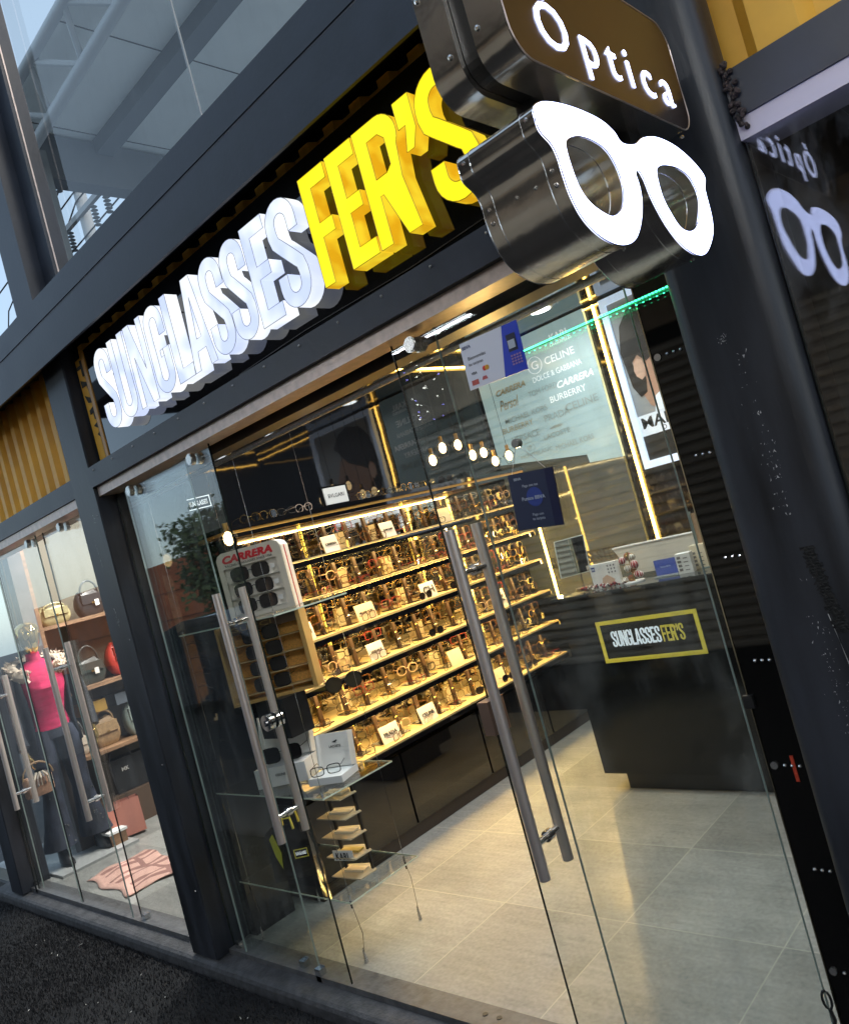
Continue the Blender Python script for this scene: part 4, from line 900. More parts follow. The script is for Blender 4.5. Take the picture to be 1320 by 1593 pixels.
def leaflet(lab, c, w_, h_, rz, m_, name='leaflet_box', cat='box', d=.03):
    t = thing(name, lab, cat, c); t.rotation_euler = (0, 0, rz)
    MB().box((-w_ / 2, 0, 0), (w_ / 2, d, h_)).build('carton', m_, t, local=True); return t
t = leaflet('white lens leaflet box with a printed hand and rows of dots beside the ornaments', (-2.29, 3.70, ZT), .16, .125, R(8), WHITEM)
mb = MB(); mb.box((-.07, -.0015, .088), (-.05, -.0003, .112)); mb.build('logo_square', mat('logo_blue', (.02, .04, .2), .4), t, local=True)
lettering('ZEISS', .016, None, frame((-.06, -.002, .100), *XF), TXTW, t, bold=.02).location = (0, 0, 0)
for o in t.children:
    if o.name.startswith('lettering'): 
        for v in o.data.vertices: v.co += t.location
mb = MB()
for i in range(3):
    for j in range(3): mb.prism([(.025 + i * .018 + .005 * math.cos(a), -.0006, .07 + j * .018 + .006 * math.sin(a)) for a in [k * 1.047 for k in range(6)]], (0, -.0008, 0))
mb.build('printed_dots', mat('dot_grey', (.12, .12, .13), .5), t, local=True)
mb = MB(); mb.prism([(-.03, -.0006, .01), (.04, -.0006, .005), (.05, -.0006, .03), (.01, -.0006, .06), (-.02, -.0006, .045)], (0, -.0008, 0)); mb.build('printed_hand', mat('print_skin', (.55, .36, .25), .5), t, local=True)
# Christmas ornaments
t = thing('ornament_tree', 'small cluster of striped red, white and gold baubles on the counter', 'ornament', (-2.11, 3.66, ZT))
cols = [mat('bauble_red', (.35, .03, .04), .2), mat('bauble_white', (.7, .66, .6), .3), mat('bauble_gold', (.5, .33, .1), .25, .8)]
k = 0
for (dx, z, r_) in ((-.035, .115, .019), (.02, .125, .018), (-.008, .130, .020), (.03, .085, .022), (-.02, .07, .021), (.005, .055, .015), (.035, .035, .019), (-.05, .012, .018), (-.02, .015, .016), (.05, .03, .014)):
    b3 = MB(); y = 3.66 + .01 * (k % 3); b3.sphere((-2.11 + dx, y, ZT + z + .006), r_, 12); 
    o = b3.build('bauble', cols[k % 3], t, smooth=True)
    sr = MB()
    for q in range(4):
        a = q * math.pi / 4
        sr.tube([(-2.11 + dx + (r_ + .0004) * math.cos(u) * math.cos(a), y + (r_ + .0004) * math.cos(u) * math.sin(a), ZT + z + .006 + (r_ + .0004) * math.sin(u)) for u in [v * .5236 for v in range(13)]], .0016, 4, cap=False)
    sr.build('stripe', cols[(k + 1) % 3], o); k += 1
MB().cyl((-2.11, 3.67, ZT), (-2.11, 3.67, ZT + .16), .004, 6).build('stem', cols[2], t); MB().cyl((-2.11, 3.67, ZT), (-2.11, 3.67, ZT + .006), .055, 16).build('base', WHITEP, t)
# screen
t = thing('white_screen', 'large cream backed screen standing on the counter', 'screen', (-1.95, 3.85, ZT))
MB().prism([(-2.30, 3.86, 1.255), (-1.76, 3.86, 1.255), (-1.66, 3.86, 1.10), (-2.22, 3.86, 1.10)], (0, .02, 0)).build('screen_back', mat('cream_plastic', (.62, .56, .46), .4), t)
MB().box((-2.30, 3.855, 1.2555), (-1.76, 3.885, 1.262)).build('top_edge', mat('white_edge', (.85, .83, .78), .3), t)
MB().box((-2.0, 3.87, ZT), (-1.9, 3.91, 1.12)).build('foot', BRUSH, t)
t = thing('frame_sign', 'dark blue card reading Puntos BBVA in a clear holder on the counter', 'sign card', (-1.92, 3.68, ZT))
MB().box((-1.985, 3.68, ZT + .008), (-1.865, 3.684, ZT + .088)).build('card', mat('sign_navy2', (.02, .03, .12), .3, emis=(.05, .08, .3), es=.3), t)
lettering('Puntos BBVA', .055, None, frame((-1.925, 3.679, ZT + .05), *XF), TW2, t, bold=.015)
MB().box((-1.99, 3.66, ZT), (-1.86, 3.72, ZT + .006)).build('holder', mat('clear_holder', (.35, .38, .38), .15), t)
for k, (x, y, h_, rz, lab) in enumerate(((-1.815, 3.66, .10, .15, 'white lens cloth carton with line drawings on the counter'), (-1.77, 3.74, .12, .1, 'cream carton behind the white one on the counter'))):
    t = leaflet(lab, (x, y, ZT), .075, h_, rz, WHITEM if k == 0 else CREAM, 'carton', 'box', .05)
    mb = MB()
    for i in range(4): mb.box((-.03, -.001, .015 + i * .02), (-.012, -.0003, .027 + i * .02)); mb.box((.0, -.001, .015 + i * .02), (.022, -.0003, .019 + i * .02))
    mb.build('printing', mat('print_grey', (.15, .14, .13), .5), t, local=True)
t = thing('acrylic_stand', 'tall clear and bronze acrylic stand at the right end of the counter', 'stand', (-1.74, 3.78, ZT))
MB().box((-1.775, 3.79, ZT), (-1.735, 3.80, 1.36)).build('panel', mat('bronze_acrylic', (.30, .20, .12), .15), t); MB().box((-1.78, 3.785, ZT), (-1.777, 3.80, 1.37)).build('edge', GEDGE, t); MB().box((-1.79, 3.74, ZT), (-1.72, 3.82, ZT + .004)).build('foot', GEDGE, t)
cn = MB()
for k in range(90): cn.sphere((-2.42 + .27 * rnd.random(), 3.60 + .05 * rnd.random(), ZT + .006 + .016 * rnd.random()), .006, 6, k % 3)
o = cn.build('candy_garland', [cols[0], cols[1], mat('candy_dark', (.05, .02, .02), .3)]); tag(o, 'red and white string of small candies along the counter edge', 'decoration')

# stools reflected near the counter
def stool(x, y, lab, rz=0):
    t = thing('stool', lab, 'stool', (x, y, 0)); t.rotation_euler = (0, 0, rz)
    MB().loft([(0, 0, .44, .15, .15), (0, 0, .45, .19, .19), (0, 0, .49, .20, .20), (0, 0, .505, .17, .17)], 24).build('seat', mat('stool_seat', (.03, .03, .032), .5), t, smooth=True, local=True)
    for a in (45, 135, 225, 315): MB().tube([(.11 * math.cos(R(a)), .11 * math.sin(R(a)), .44), (.19 * math.cos(R(a)), .19 * math.sin(R(a)), 0)], .011, 8).build('leg', BLACKM, t, local=True)

# ================================================================== HANGING GLASS DISPLAY
HD = thing('hanging_display', 'clear glass shelves hung on thin steel cables behind the left glass door', 'hanging display', (-3.08, 2.04, 0))
CA = [(-2.73, 1.89), (-2.73, 2.215), (-3.43, 1.86), (-3.43, 2.2)]
for (x, y) in CA:
    MB().tube([(x, y, CEIL), (x, y, .25)], .0011, 5).build('cable', CHROME, HD)
    sl_ = .03 * (1 if y < 2 else -1)
    MB().tube([(x, y, .25), (x + .012, y, .19), (x + .016, y + sl_ * .2, .12), (x + .004, y, .05), (x, y, .004)], .0012, 5).build('cable_tail', mat('dull_cable', (.12, .11, .10), .4, .6), HD)
    MB().tube([(x, y, .06), (x, y, .0)], [.003, .009], 8).build('floor_anchor', BRUSH, HD)
    MB().cyl((x, y, .225), (x, y, .262), .004, 8).build('cable_stop', BLACKM, HD)
for z in (.265, .69, 1.45):
    xa = -3.50 if z < 1.4 else -3.46
    p = MB().box((xa, 1.855, z), (-2.68, 2.25, z + .006)).build('glass_shelf', ACRYL, HD)
    e = MB(); e.box((xa, 1.8535, z), (-2.68, 1.8548, z + .006)); e.box((-2.6798, 1.855, z), (-2.6785, 2.25, z + .006)); e.box((xa, 2.2502, z), (-2.68, 2.2515, z + .006)); e.build('shelf_edge', mat('shelf_edge_glow', (.6, .68, .55), .2), p)
    for (x, y) in CA: MB().cyl((x, y, z - .008), (x, y, z + .016), .0045, 8).build('shelf_clip', CHROME, p)

# boxed sunglasses display (on the 1.45 shelf, facing +x -y)
def local_thing(name, lab, cat, loc, rz, group=None):
    t = thing(name, lab, cat, loc, group); t.rotation_euler = (0, 0, rz); return t
def child_text(body, w_, h_, loc, m_, par, **kw):
    o = lettering(body, w_, h_, frame(loc, *XF), m_, None, **kw); o.parent = par; return o
BX = local_thing('sunglasses_display', 'white display box lettered CARRERA with a red stripe holding three pairs of sunglasses', 'display box', (-2.99, 2.02, 1.457), R(38))
# local: front faces -y, width x
W2, H2, D2 = .15, .31, .13
sh_ = MB(); Pq = [(-W2, 0), (W2, 0), (W2, H2 - .03), (W2 - .01, H2 - .01), (W2 - .03, H2), (-W2 + .03, H2), (-W2 + .01, H2 - .01), (-W2, H2 - .03)]
sh_.prism([(x, .02, z) for x, z in Pq], (0, D2 - .02, 0)); sh_.build('shell', mat('ivory_plastic', (.86, .80, .70), .35), BX, local=True)
fr_ = MB()
fr_.prism([(x, 0, z) for x, z in [(-W2, H2 - .075), (W2, H2 - .075), (W2, H2 - .03), (W2 - .01, H2 - .01), (W2 - .03, H2), (-W2 + .03, H2), (-W2 + .01, H2 - .01), (-W2, H2 - .03)]], (0, .0198, 0))
fr_.box((-W2, 0, 0), (-W2 + .022, .0198, H2 - .0752)); fr_.box((W2 - .03, 0, 0), (W2, .0198, H2 - .0752)); fr_.box((-W2 + .0221, 0, 0), (W2 - .0301, .0198, .02)); fr_.build('front_frame', mat('putty_plastic', (.60, .55, .46), .4), BX, local=True)
st_ = MB(); st_.box((W2 + .0002, .055, 0), (W2 + .0015, .068, H2 - .03)); st_.build('red_stripe', TXTR, BX, local=True)
child_text('CARRERA', .235, .036, (-.005, -.0006, H2 - .034), TXTR, BX, bold=.055, shear=.25, ext=.001)
child_text('RACING SUNGLASSES SINCE 1956', .22, .010, (-.005, -.0006, H2 - .062), TXTB, BX, ext=.001)
for k in range(3):
    MB().box((-W2 + .023, .0, .022 + k * .072), (W2 - .031, .0195, .024 + k * .072)).build('tray', mat('clear_tray', (.62, .60, .53), .2), BX, local=True)
def on(par, i, loc, rz, lab, grp, s_=1.):   # glasses placed in a turned display: world transform from the display's turn
    M_ = Matrix.Translation(par.location) @ Matrix.Rotation(par.rotation_euler.z, 4, 'Z') @ Matrix.Translation(loc)
    p = M_.translation; return put_glasses(i, p, par.rotation_euler.z - math.pi / 2 + rz, lab, grp, sc_=s_)
BIG = glasses_mesh('rect', .064, .050, .003, [FM['black'], SUNL])
GM.append(('large black sunglasses', BIG)); GM.append(('large round black sunglasses', glasses_mesh('round', .066, .062, .004, [FM['black'], mat('smoke_lens', (.05, .045, .03), .08)])))
for k, nm in enumerate(('lowest', 'middle', 'highest')):
    o = on(BX, 8, (-.012, .002, .055 + k * .072), .12, 'large dark sunglasses, %s pair in the white display box' % nm, 'sunglasses in the white display box', 1.15)
    o.name = 'sunglasses'
    # tag
    tg = MB(); tg.box((.085, -.004, .045 + k * .072), (.105, -.002, .066 + k * .072)); tg.build('price_tag', WHITEM, BX, local=True)
# orange display (hung against the cables, below)
OX = local_thing('sunglasses_display', 'orange backed wooden display case lettered GUCCI holding four pairs of sunglasses', 'display case', (-3.06, 2.03, 1.09), R(38))
MB().box((-.20, .10, 0), (.17, .115, .352)).build('back_panel', mat('orange_fabric', (.85, .42, .10), .7, var=.2, vs=120), OX, local=True)
fr_ = MB(); fr_.box((-.20, .0, -.012), (.17, .115, -.0005)); fr_.box((-.212, .0, -.012), (-.2005, .115, .352)); fr_.box((.1705, .0, -.012), (.19, .115, .352)); fr_.build('case_side', mat('amber_case', (.50, .30, .10), .3), OX, local=True)
fr_ = MB(); fr_.box((-.212, .05, .300), (.169, .099, .350)); fr_.build('title_board', mat('brown_board', (.10, .06, .035), .3), OX, local=True)
child_text('GUCCI', .20, .020, (-.06, .0485, .325), mat('brass_letters', (.35, .25, .10), .3, .7), OX, ext=.001)
for k, z in enumerate((.02, .095, .17, .245)):
    MB().box((-.199, .03, z), (.169, .099, z + .003)).build('clear_shelf', mat('ochre_clear', (.55, .42, .22), .2), OX, local=True)
    o = on(OX, 8, (-.02, .035, z + .036), .0, 'large dark sunglasses, %s pair in the orange display case' % ['lowest', 'second lowest', 'second highest', 'highest'][k], 'sunglasses in the orange case', 1.15); o.name = 'sunglasses'
MB().box((-.15, .02, -.40 + .02), (.15, .1, -.399 + .02)).v
# it stands on a black plinth on the 0.69 shelf
o = MB().box((-3.20, 1.99, .9), (-2.98, 2.12, 1.077)).build('riser', BLACKM); tag(o, 'black riser block under the orange sunglasses case', 'riser')
# white upright box, open with dark shield sunglasses
def open_box(lab, loc, rz, w_, d_, h_, base_h, text):
    t = local_thing('open_gift_box', lab, 'gift box', loc, rz)
    MB().box((-w_, -d_, 0), (w_, d_, base_h)).build('tray_base', WHITEP, t, local=True)
    lid = MB(); lid.T = Matrix.Translation((0, d_, base_h)) @ Matrix.Rotation(R(-12), 4, 'X'); lid.box((-w_, -.02, 0), (w_, 0, h_)); lid.box((-w_, -.045, 0), (-w_ + .008, -.0201, h_)); lid.box((w_ - .008, -.045, 0), (w_, -.0201, h_)); lid.build('lid', WHITEM, t, local=True)
    if text:
        o = child_text(text, w_ * .7, None, (0, 0, 0), TXTB, t, bold=.02, ext=.001)
        M_ = Matrix.Translation((0, d_, base_h)) @ Matrix.Rotation(R(-12), 4, 'X') @ Matrix.Translation((0, -.0215, h_ * .6))
        for v in o.data.vertices: v.co = M_ @ v.co
    return t
t = open_box('tall open white presentation box with shield sunglasses behind the left door handle', (-3.14, 2.03, .697), R(30), .125, .075, .20, .085, None)
o = on(t, 8, (0, -.02, .125), 0, 'black shield sunglasses in the tall open white box', 'sunglasses in open boxes', 1.3); o.name = 'sunglasses'
child_text('CELINE', .05, None, (0, -.0762, .05), TXTB, t, ext=.001)
t = open_box('low open white box with a small crocodile logo on the upper hanging shelf', (-2.84, 2.05, .697), R(20), .085, .07, .145, .03, 'LACOSTE')
em = MB(); em.T = Matrix.Translation((0, .07, .03)) @ Matrix.Rotation(R(-12), 4, 'X') @ Matrix.Translation((0, -.0218, .105))
em.prism([(-.014, 0, 0), (-.006, 0, .004), (.002, 0, .006), (.012, 0, .009), (.014, 0, .004), (.006, 0, -.001), (.010, 0, -.004), (-.004, 0, -.003)], (0, .001, 0)); em.build('emblem', TXTB, t, local=True)
o = on(t, 1, (0, -.05, .055), .3, 'thin black spectacles laid in the low open white box', 'sunglasses in open boxes', 1.1)
put_glasses(9, (-3.0, 2.36, 1.035), -.65, 'large round black sunglasses hanging in front of the lit shelves', 'sunglasses in open boxes', sc_=1.15).name = 'sunglasses'
# acrylic tower under the shelf
t = local_thing('acrylic_rack', 'small rack of five clear trays on dark uprights under the upper hanging shelf', 'rack', (-2.86, 2.05, .2725), R(10))
for s_ in (-1, 1): MB().box((s_ * .075 - .006, .02, .003), (s_ * .075 + .006, .03, .385)).build('upright', BLACKM, t, local=True)
for k in range(5):
    z = .01 + k * .085
    tr = MB(); tr.prism([(-.10, -.05, z), (.08, -.07, z), (.10, .02, z), (.02, .07, z), (-.09, .06, z)], (0, 0, .004)); o = tr.build('tray', mat('amber_tray', (.50, .42, .28), .12), t, local=True)
    cd_ = MB(); cd_.box((-.06, -.01, z + .0045), (.05, .03, z + .012)); cd_.build('card', CREAM if k != 1 else mat('gold_card', (.55, .42, .12), .4), t, local=True)
ot = child_text('KARL', .08, .03, (0.0, -.055, .105), TXTB, t, bold=.02, ext=.001)
MB().box((-.055, -.054, .085), (.055, -.050, .128)).build('name_card', WHITEM, t, local=True)
# black shopping bag with yellow tissue on lower shelf
t = carrier('shopping_bag', 'black carrier bag with yellow ribbon and small yellow framed logo on the lower hanging shelf', (-3.19, 1.985, .2725), .20, .10, .22, BLACKGL, YELP, R(35))
mb = MB(); 
for p, q in (((.02, .09), (.085, .094)), ((.02, .126), (.085, .13)), ((.02, .094), (.024, .126)), ((.081, .094), (.085, .126))): mb.box((p[0], -.056, p[1]), (q[0], -.0545, q[1]))
mb.build('label_frame', YELP, t, local=True); child_text('SUNGLASSES', .05, .014, (.052, -.055, .11), TXTW, t, bold=.02)
rb = MB(); rb.prism([(-.075, -.06, .20), (-.055, -.06, .22), (-.035, -.06, .13), (-.045, -.06, .06), (-.065, -.06, .12)], (0, .002, 0)); rb.build('ribbon', mat('neon_ribbon', (.62, .60, .05), .5), t, local=True)
t = carrier('shopping_bag', 'black carrier bag with white framed logo on top of the shelving near the entrance', (-3.55, 2.20, 1.906), .20, .12, .30, BLACKM, None, R(60))
mb = MB()
for p, q in (((-.07, .13), (.05, .135)), ((-.07, .185), (.05, .19)), ((-.07, .135), (-.066, .185)), ((.046, .135), (.05, .185))): mb.box((p[0], -.063, p[1]), (q[0], -.0615, q[1]))
mb.build('label_frame', TXTW, t, local=True); child_text('SUNGLASSES', .09, .025, (-.01, -.063, .16), TXTW, t, bold=.02)

# ================================================================== CLOTHES SHOP (left)
NX = -6.42
NEG = mat('grey_beige_wall', (.20, .195, .18), .6, var=.1, vs=3)
wallobj('beige back wall of the clothes shop', MB().box((-6.42, 5.0, 0), (-3.81, 5.05, CEIL)), NEG)
wallobj('plain dark partition between the clothes shop and the optician', MB().box((-3.805, 1.9, 0), (-3.795, 5.0, CEIL)), mat('partition_grey', (.10, .10, .10), .5))
o = MB().box((-6.6, 1.86, CEIL), (-3.80, 5.0, CEIL + .06)).build('ceiling', mat('white_ceiling', (.7, .69, .66), .6)); tag(o, 'white ceiling of the clothes shop with tube lights', 'ceiling')
tag(corr(-6.0, -3.82, 2.02, 2.33, 2.85, pitch=.16, dep=.03).build('corrugated_panel', mat('pale_corrugate', (.50, .47, .40), .5)), 'pale corrugated panel inside the top of the clothes shop window', 'metal sheet')
o = MB().box((-6.3, 1.96, 2.29), (-3.82, 2.03, 2.325)).build('shelf_ledge', mat('cream_ledge', (.62, .56, .46), .5)); tag(o, 'cream ledge under the pale corrugated panel', 'ledge')
for k, (x, y) in enumerate(((-5.8, 2.9), (-4.6, 2.9), (-5.2, 4.0))):
    t = thing('tube_light', 'white ceiling tube light in the clothes shop, ' + ['left front', 'right front', 'rear'][k], 'tube light', (x, y, CEIL), 'clothes shop tube lights')
    MB().box((x - .35, y - .025, CEIL - .03), (x + .35, y + .025, CEIL - .001)).build('housing', WHITEP, t); MB().cyl((x - .34, y, CEIL - .045), (x + .34, y, CEIL - .045), .013, 10).build('tube', LEDW, t)
    l = bpy.data.lights.new('tube_glow', 'AREA'); l.shape = 'RECTANGLE'; l.size = .7; l.size_y = .1; l.energy = 38; l.color = (1, .97, .92)
    lo = bpy.data.objects.new('tube_glow', l); C.objects.link(lo); lo.parent = t; lo.location = (0, 0, -.08)
MB_ = MB().box((-6.43, 2.20, 0), (-6.32, 2.30, 2.86)); o = MB_.build('column', mat('brown_column', (.12, .10, .095), .5, var=.2, vs=6)); tag(o, 'brown upright at the near end of the bag shelves behind the mannequin', 'column')
SU = thing('bag_shelving', 'wooden wall shelving with handbags behind the mannequin', 'shelving', (-6.55, 3.2, 0))
WOOD = mat('light_wood', (.26, .15, .085), .5, var=.25, vs=5, stretch=(1, 1, 8))
MB().box((-6.78, 2.301, 0), (-6.75, 4.9, 2.6)).build('back_board', mat('olive_back', (.13, .12, .09), .6), SU)
MB().box((-6.75, 2.301, .0), (-6.33, 2.33, 2.4)).build('side_board', WOOD, SU)
for z in (.655, 1.165, 1.70): MB().box((-6.749, 2.3305, z - .028), (-6.34, 4.9, z)).build('shelf', WOOD, SU)
MB().box((-6.749, 2.3305, .001), (-6.40, 4.9, .26)).build('plinth', mat('dark_wood', (.09, .055, .035), .5), SU)
wallobj('glass end wall column line of the building behind the shelving', MB().box((-6.86, 2.31, 0), (-6.79, 5.0, 2.86)), NEG)
def handbag(lab, y, z, w_, h_, d_, m_, hm=None, x=-6.53, loop=.5, tagc=True):
    t = thing('handbag', lab, 'handbag', (x, y, z))
    b3 = MB(); secs = []
    for k in range(9):
        f_ = k / 8; q = math.sin(math.pi * (.10 + .80 * f_)) ** .35; secs.append((x, y, z + h_ * f_, d_ / 2 * q * (1 - .25 * f_), w_ / 2 * q * (1 - .08 * f_)))
    n_ = 28
    vs = []
    for q in secs:
        for i in range(n_):
            a = 2 * math.pi * i / n_; c, s__ = math.cos(a), math.sin(a)
            vs.append((q[0] + q[3] * math.copysign(abs(c) ** .5, c), q[1] + q[4] * math.copysign(abs(s__) ** .38, s__), q[2] + .012 * (q[2] - z) / h_ * math.sin(3 * a)))
    b3.add(vs, [(j * n_ + i, j * n_ + (i + 1) % n_, (j + 1) * n_ + (i + 1) % n_, (j + 1) * n_ + i) for j in range(8) for i in range(n_)] + [tuple(range(n_)), tuple(8 * n_ + i for i in range(n_))])
    b3.build('bag_body', m_, t, smooth=True)
    MB().box((x + d_ * .30, y - w_ * .36, z + h_ * .48), (x + d_ * .53, y + w_ * .36, z + h_ * .86), 0).build('flap', m_, t)
    MB().box((x + d_ * .531, y - .012, z + h_ * .46), (x + d_ * .55, y + .012, z + h_ * .54)).build('clasp', mat('brass', (.5, .3, .1), .3, 1.), t)
    hd = MB(); hd.tube([(x + d_ * .3, y + w_ * .3 * math.cos(R(a)), z + h_ * .93 + h_ * loop * math.sin(R(a))) for a in range(0, 181, 15)], .008, 8); hd.build('handle', hm or m_, t, smooth=True)
    if tagc: MB().box((x + d_ * .55, y + w_ * .05, z + h_ * .35), (x + d_ * .55 + .002, y + w_ * .05 + .035, z + h_ * .35 + .05)).build('price_tag', WHITEM, t)
OLV = mat('olive_leather', (.33, .29, .15), .45, var=.2, vs=8, bump=.4, bs=12); NAVY = mat('navy_leather', (.02, .025, .06), .4); REDL = mat('red_leather', (.50, .045, .035), .35); BRN = mat('tan_canvas', (.34, .22, .11), .5, var=.2, vs=40)
BLK = mat('black_leather', (.02, .02, .022), .4); MINT = mat('grey_green_vinyl', (.22, .27, .25), .3); CRM = mat('cream_leather', (.60, .52, .42), .45); YB = mat('mustard_box', (.50, .30, .06), .5)
handbag('soft olive handbag at the near end of the top shelf', 2.50, 1.70, .26, .15, .16, OLV, loop=.2, tagc=False)
handbag('dark navy handbag with a white tag beside the olive one', 2.80, 1.70, .24, .20, .16, BLK)
handbag('blue handbag with a red bow on the top shelf', 3.10, 1.70, .24, .22, .16, NAVY, REDL)
handbag('cream handbag on the far part of the top shelf', 3.45, 1.70, .28, .2, .16, CRM)
handbag('big red handbag on the middle shelf beside the square post', 3.0, 1.166, .38, .27, .18, REDL, loop=.55)
handbag('dark green handbag on the middle shelf left of the red one', 2.66, 1.166, .26, .20, .16, mat('forest_leather', (.04, .05, .045), .35), loop=.6)
handbag('small coral pouch on the middle shelf', 2.45, 1.166, .12, .12, .1, mat('coral_leather', (.45, .12, .07), .4), loop=.3, tagc=False)
handbag('tan monogram tote on the lowest shelf', 2.66, .656, .24, .22, .16, BRN, loop=.35, tagc=False)
handbag('grey green vinyl bag with a tassel at the far side of the lowest shelf', 2.95, .656, .24, .26, .14, MINT, loop=.25)
handbag('white studded handbag at the near end of the lowest shelf', 2.44, .656, .16, .16, .12, CRM, CHROME, loop=.8, tagc=False)
for k, y in enumerate((2.5, 2.78, 3.15)):
    o = MB().box((-6.7, y, 1.03 - .09), (-6.45, y + .2, 1.03)).build('storage_box', YB if k != 1 else mat('slate_box', (.12, .14, .17), .5)); tag(o, ['mustard storage box nearest the mannequin', 'slate grey storage box in the middle', 'mustard storage box farthest back'][k] + ' hung under the middle shelf', 'box', 'boxes under the middle shelf')
t = thing('tote_bag', 'black tote lettered MK standing on the low plinth', 'bag', (-6.52, 2.75, .262)); b3 = MB(); b3.prism([(-6.6, 2.62, .262), (-6.6, 2.90, .262), (-6.6, 2.93, .53), (-6.6, 2.59, .53)], (.14, 0, 0)); b3.build('bag_body', BLK, t)
lettering('MK', .06, None, frame((-6.457, 2.72, .44), *YF), WHITEM, t, bold=.01)
MB().tube([(-6.46, 2.70 + .09 * math.cos(R(a)), .52 + .12 * math.sin(R(a))) for a in range(0, 181, 15)], .008, 8).build('handle', BLK, t)
t = carrier('shopping_bag', 'salmon pink leather tote standing on the floor beside the plinth', (-6.16, 2.50, .02), .24, .12, .26, mat('salmon_leather', (.50, .20, .15), .5), None, R(75))
# cloth on floor
sc2 = MB(); n1, n2 = 18, 14; a0, a1, a2, a3 = Vector((-5.62, 1.93, 0)), Vector((-4.92, 1.90, 0)), Vector((-4.85, 2.34, 0)), Vector((-5.62, 2.36, 0))
vs = []
for i in range(n1 + 1):
    for j in range(n2 + 1):
        u, v = i / n1, j / n2; p = a0 * (1 - u) * (1 - v) + a1 * u * (1 - v) + a2 * u * v + a3 * (1 - u) * v
        p.x += .02 * math.sin(v * 9 + 1); p.y += .02 * math.sin(u * 11); p.z = .006 + .012 * abs(math.sin(u * 14 + v * 5)) * (.3 + .7 * math.sin(v * 3.1)); vs.append(p)
fs = [(i * (n2 + 1) + j, (i + 1) * (n2 + 1) + j, (i + 1) * (n2 + 1) + j + 1, i * (n2 + 1) + j + 1) for i in range(n1) for j in range(n2)]
sc2.v = vs; sc2.f = fs; sc2.m = [1 if (i % 6 in (1, 3) and j > 1) or j == 9 else 0 for i in range(n1) for j in range(n2)]
o = sc2.build('scarf', [mat('blush_cloth', (.55, .33, .27), .85, var=.1), mat('brown_stripe', (.26, .13, .11), .85)], smooth=True)
md = o.modifiers.new('thickness', 'SOLIDIFY'); md.thickness = .003
tag(o, 'crumpled blush pink scarf with brown stripes spread on the clothes shop floor', 'scarf')
# mannequin facing +x
MX, MY = -6.21, 2.165
MN = thing('mannequin', 'gold headed mannequin in pink turtleneck, fur collared jacket and flared jeans', 'mannequin', (MX, MY, .02))
GOLD = mat('gold_chrome', (.72, .52, .20), .07, 1.); PINK = mat('magenta_knit', (.50, .014, .09), .8, var=.25, vs=7, bump=1., bs=9, stretch=(1, 1, 2.5)); JK = mat('navy_jacket', (.008, .013, .022), .8, var=.3, vs=10, bump=1., bs=11); JEAN = mat('dark_denim', (.022, .027, .045), .8, var=.6, vs=9, bump=1., bs=12, stretch=(1.6, 1.6, .8)); FUR = mat('cream_fur', (.62, .52, .42), .95)
hd = MB(); hd.loft([(MX + .015, MY, 1.535, .035, .03), (MX + .02, MY, 1.56, .05, .042), (MX + .015, MY, 1.60, .078, .062), (MX + .005, MY, 1.66, .098, .080), (MX, MY, 1.70, .100, .083), (MX - .005, MY, 1.735, .088, .074), (MX - .01, MY, 1.758, .058, .05), (MX - .01, MY, 1.77, .02, .02)], 24)
hd.build('head', GOLD, MN, smooth=True)
bd = MB(); bd.loft([(MX, MY, .93, .10, .15), (MX + .01, MY, 1.0, .095, .135), (MX + .01, MY, 1.08, .09, .118), (MX + .02, MY, 1.18, .11, .135), (MX + .035, MY, 1.27, .125, .155), (MX + .02, MY, 1.36, .10, .165), (MX, MY, 1.43, .075, .15), (MX, MY, 1.465, .06, .09), (MX, MY, 1.485, .048, .052), (MX, MY, 1.54, .045, .046)], 28); bd.build('pink_top', PINK, MN, smooth=True)
MB().loft([(MX, MY, 1.535, .042, .042), (MX + .005, MY, 1.556, .036, .036)], 16).build('neck_band', BLK, MN)
def limb(P, rs, n=16, flat=1.):
    mb = MB(); secs = []
    for p, r_ in zip(P, rs): secs.append((p[0], p[1], p[2], r_[0], r_[1]))
    return mb.loft(secs, n)
for s_ in (-1, 1):
    y0 = MY + s_ * .075
    limb([(MX, y0, .97), (MX, MY + s_ * .095, .88), (MX, MY + s_ * .10, .75), (MX + .01, MY + s_ * .105, .52), (MX + .0, MY + s_ * .12, .30), (MX + .0, MY + s_ * .135, .14)],
         [(.095, .078), (.105, .09), (.088, .082), (.068, .066), (.09, .088), (.125, .118)], 22).build('jean_leg', JEAN, MN, smooth=True)
    # boot
    bt_ = MB(); by = MY + s_ * .135
    bt_.loft([(MX + .0, by, .24, .035, .03), (MX + .0, by, .12, .035, .03), (MX + .03, by, .085, .07, .034), (MX + .055, by, .055, .10, .036), (MX + .07, by, .03, .11, .034)], 16)
    bt_.box((MX - .055, by - .014, .021), (MX - .03, by + .014, .10)); bt_.build('boot', BLK, MN, smooth=True)
MB().loft([(MX, MY, .90, .10, .165), (MX, MY, .94, .105, .155), (MX, MY, 1.0, .10, .14)], 28, cap=False).build('jean_waist', JEAN, MN, smooth=True)
MB().loft([(MX, MY, .995, .102, .142), (MX, MY, 1.02, .10, .138)], 28, cap=False).build('belt', BLK, MN)
jk = MB(); jk.loft([(MX, MY, .83, .135, .20), (MX, MY, 1.0, .13, .18), (MX, MY, 1.2, .15, .19), (MX, MY, 1.36, .135, .205), (MX - .01, MY, 1.44, .10, .18), (MX - .01, MY, 1.49, .075, .10)], 22, cap=False, a0=R(52), a1=R(308)); o = jk.build('jacket', JK, MN, smooth=True)
md = o.modifiers.new('thickness', 'SOLIDIFY'); md.thickness = .012
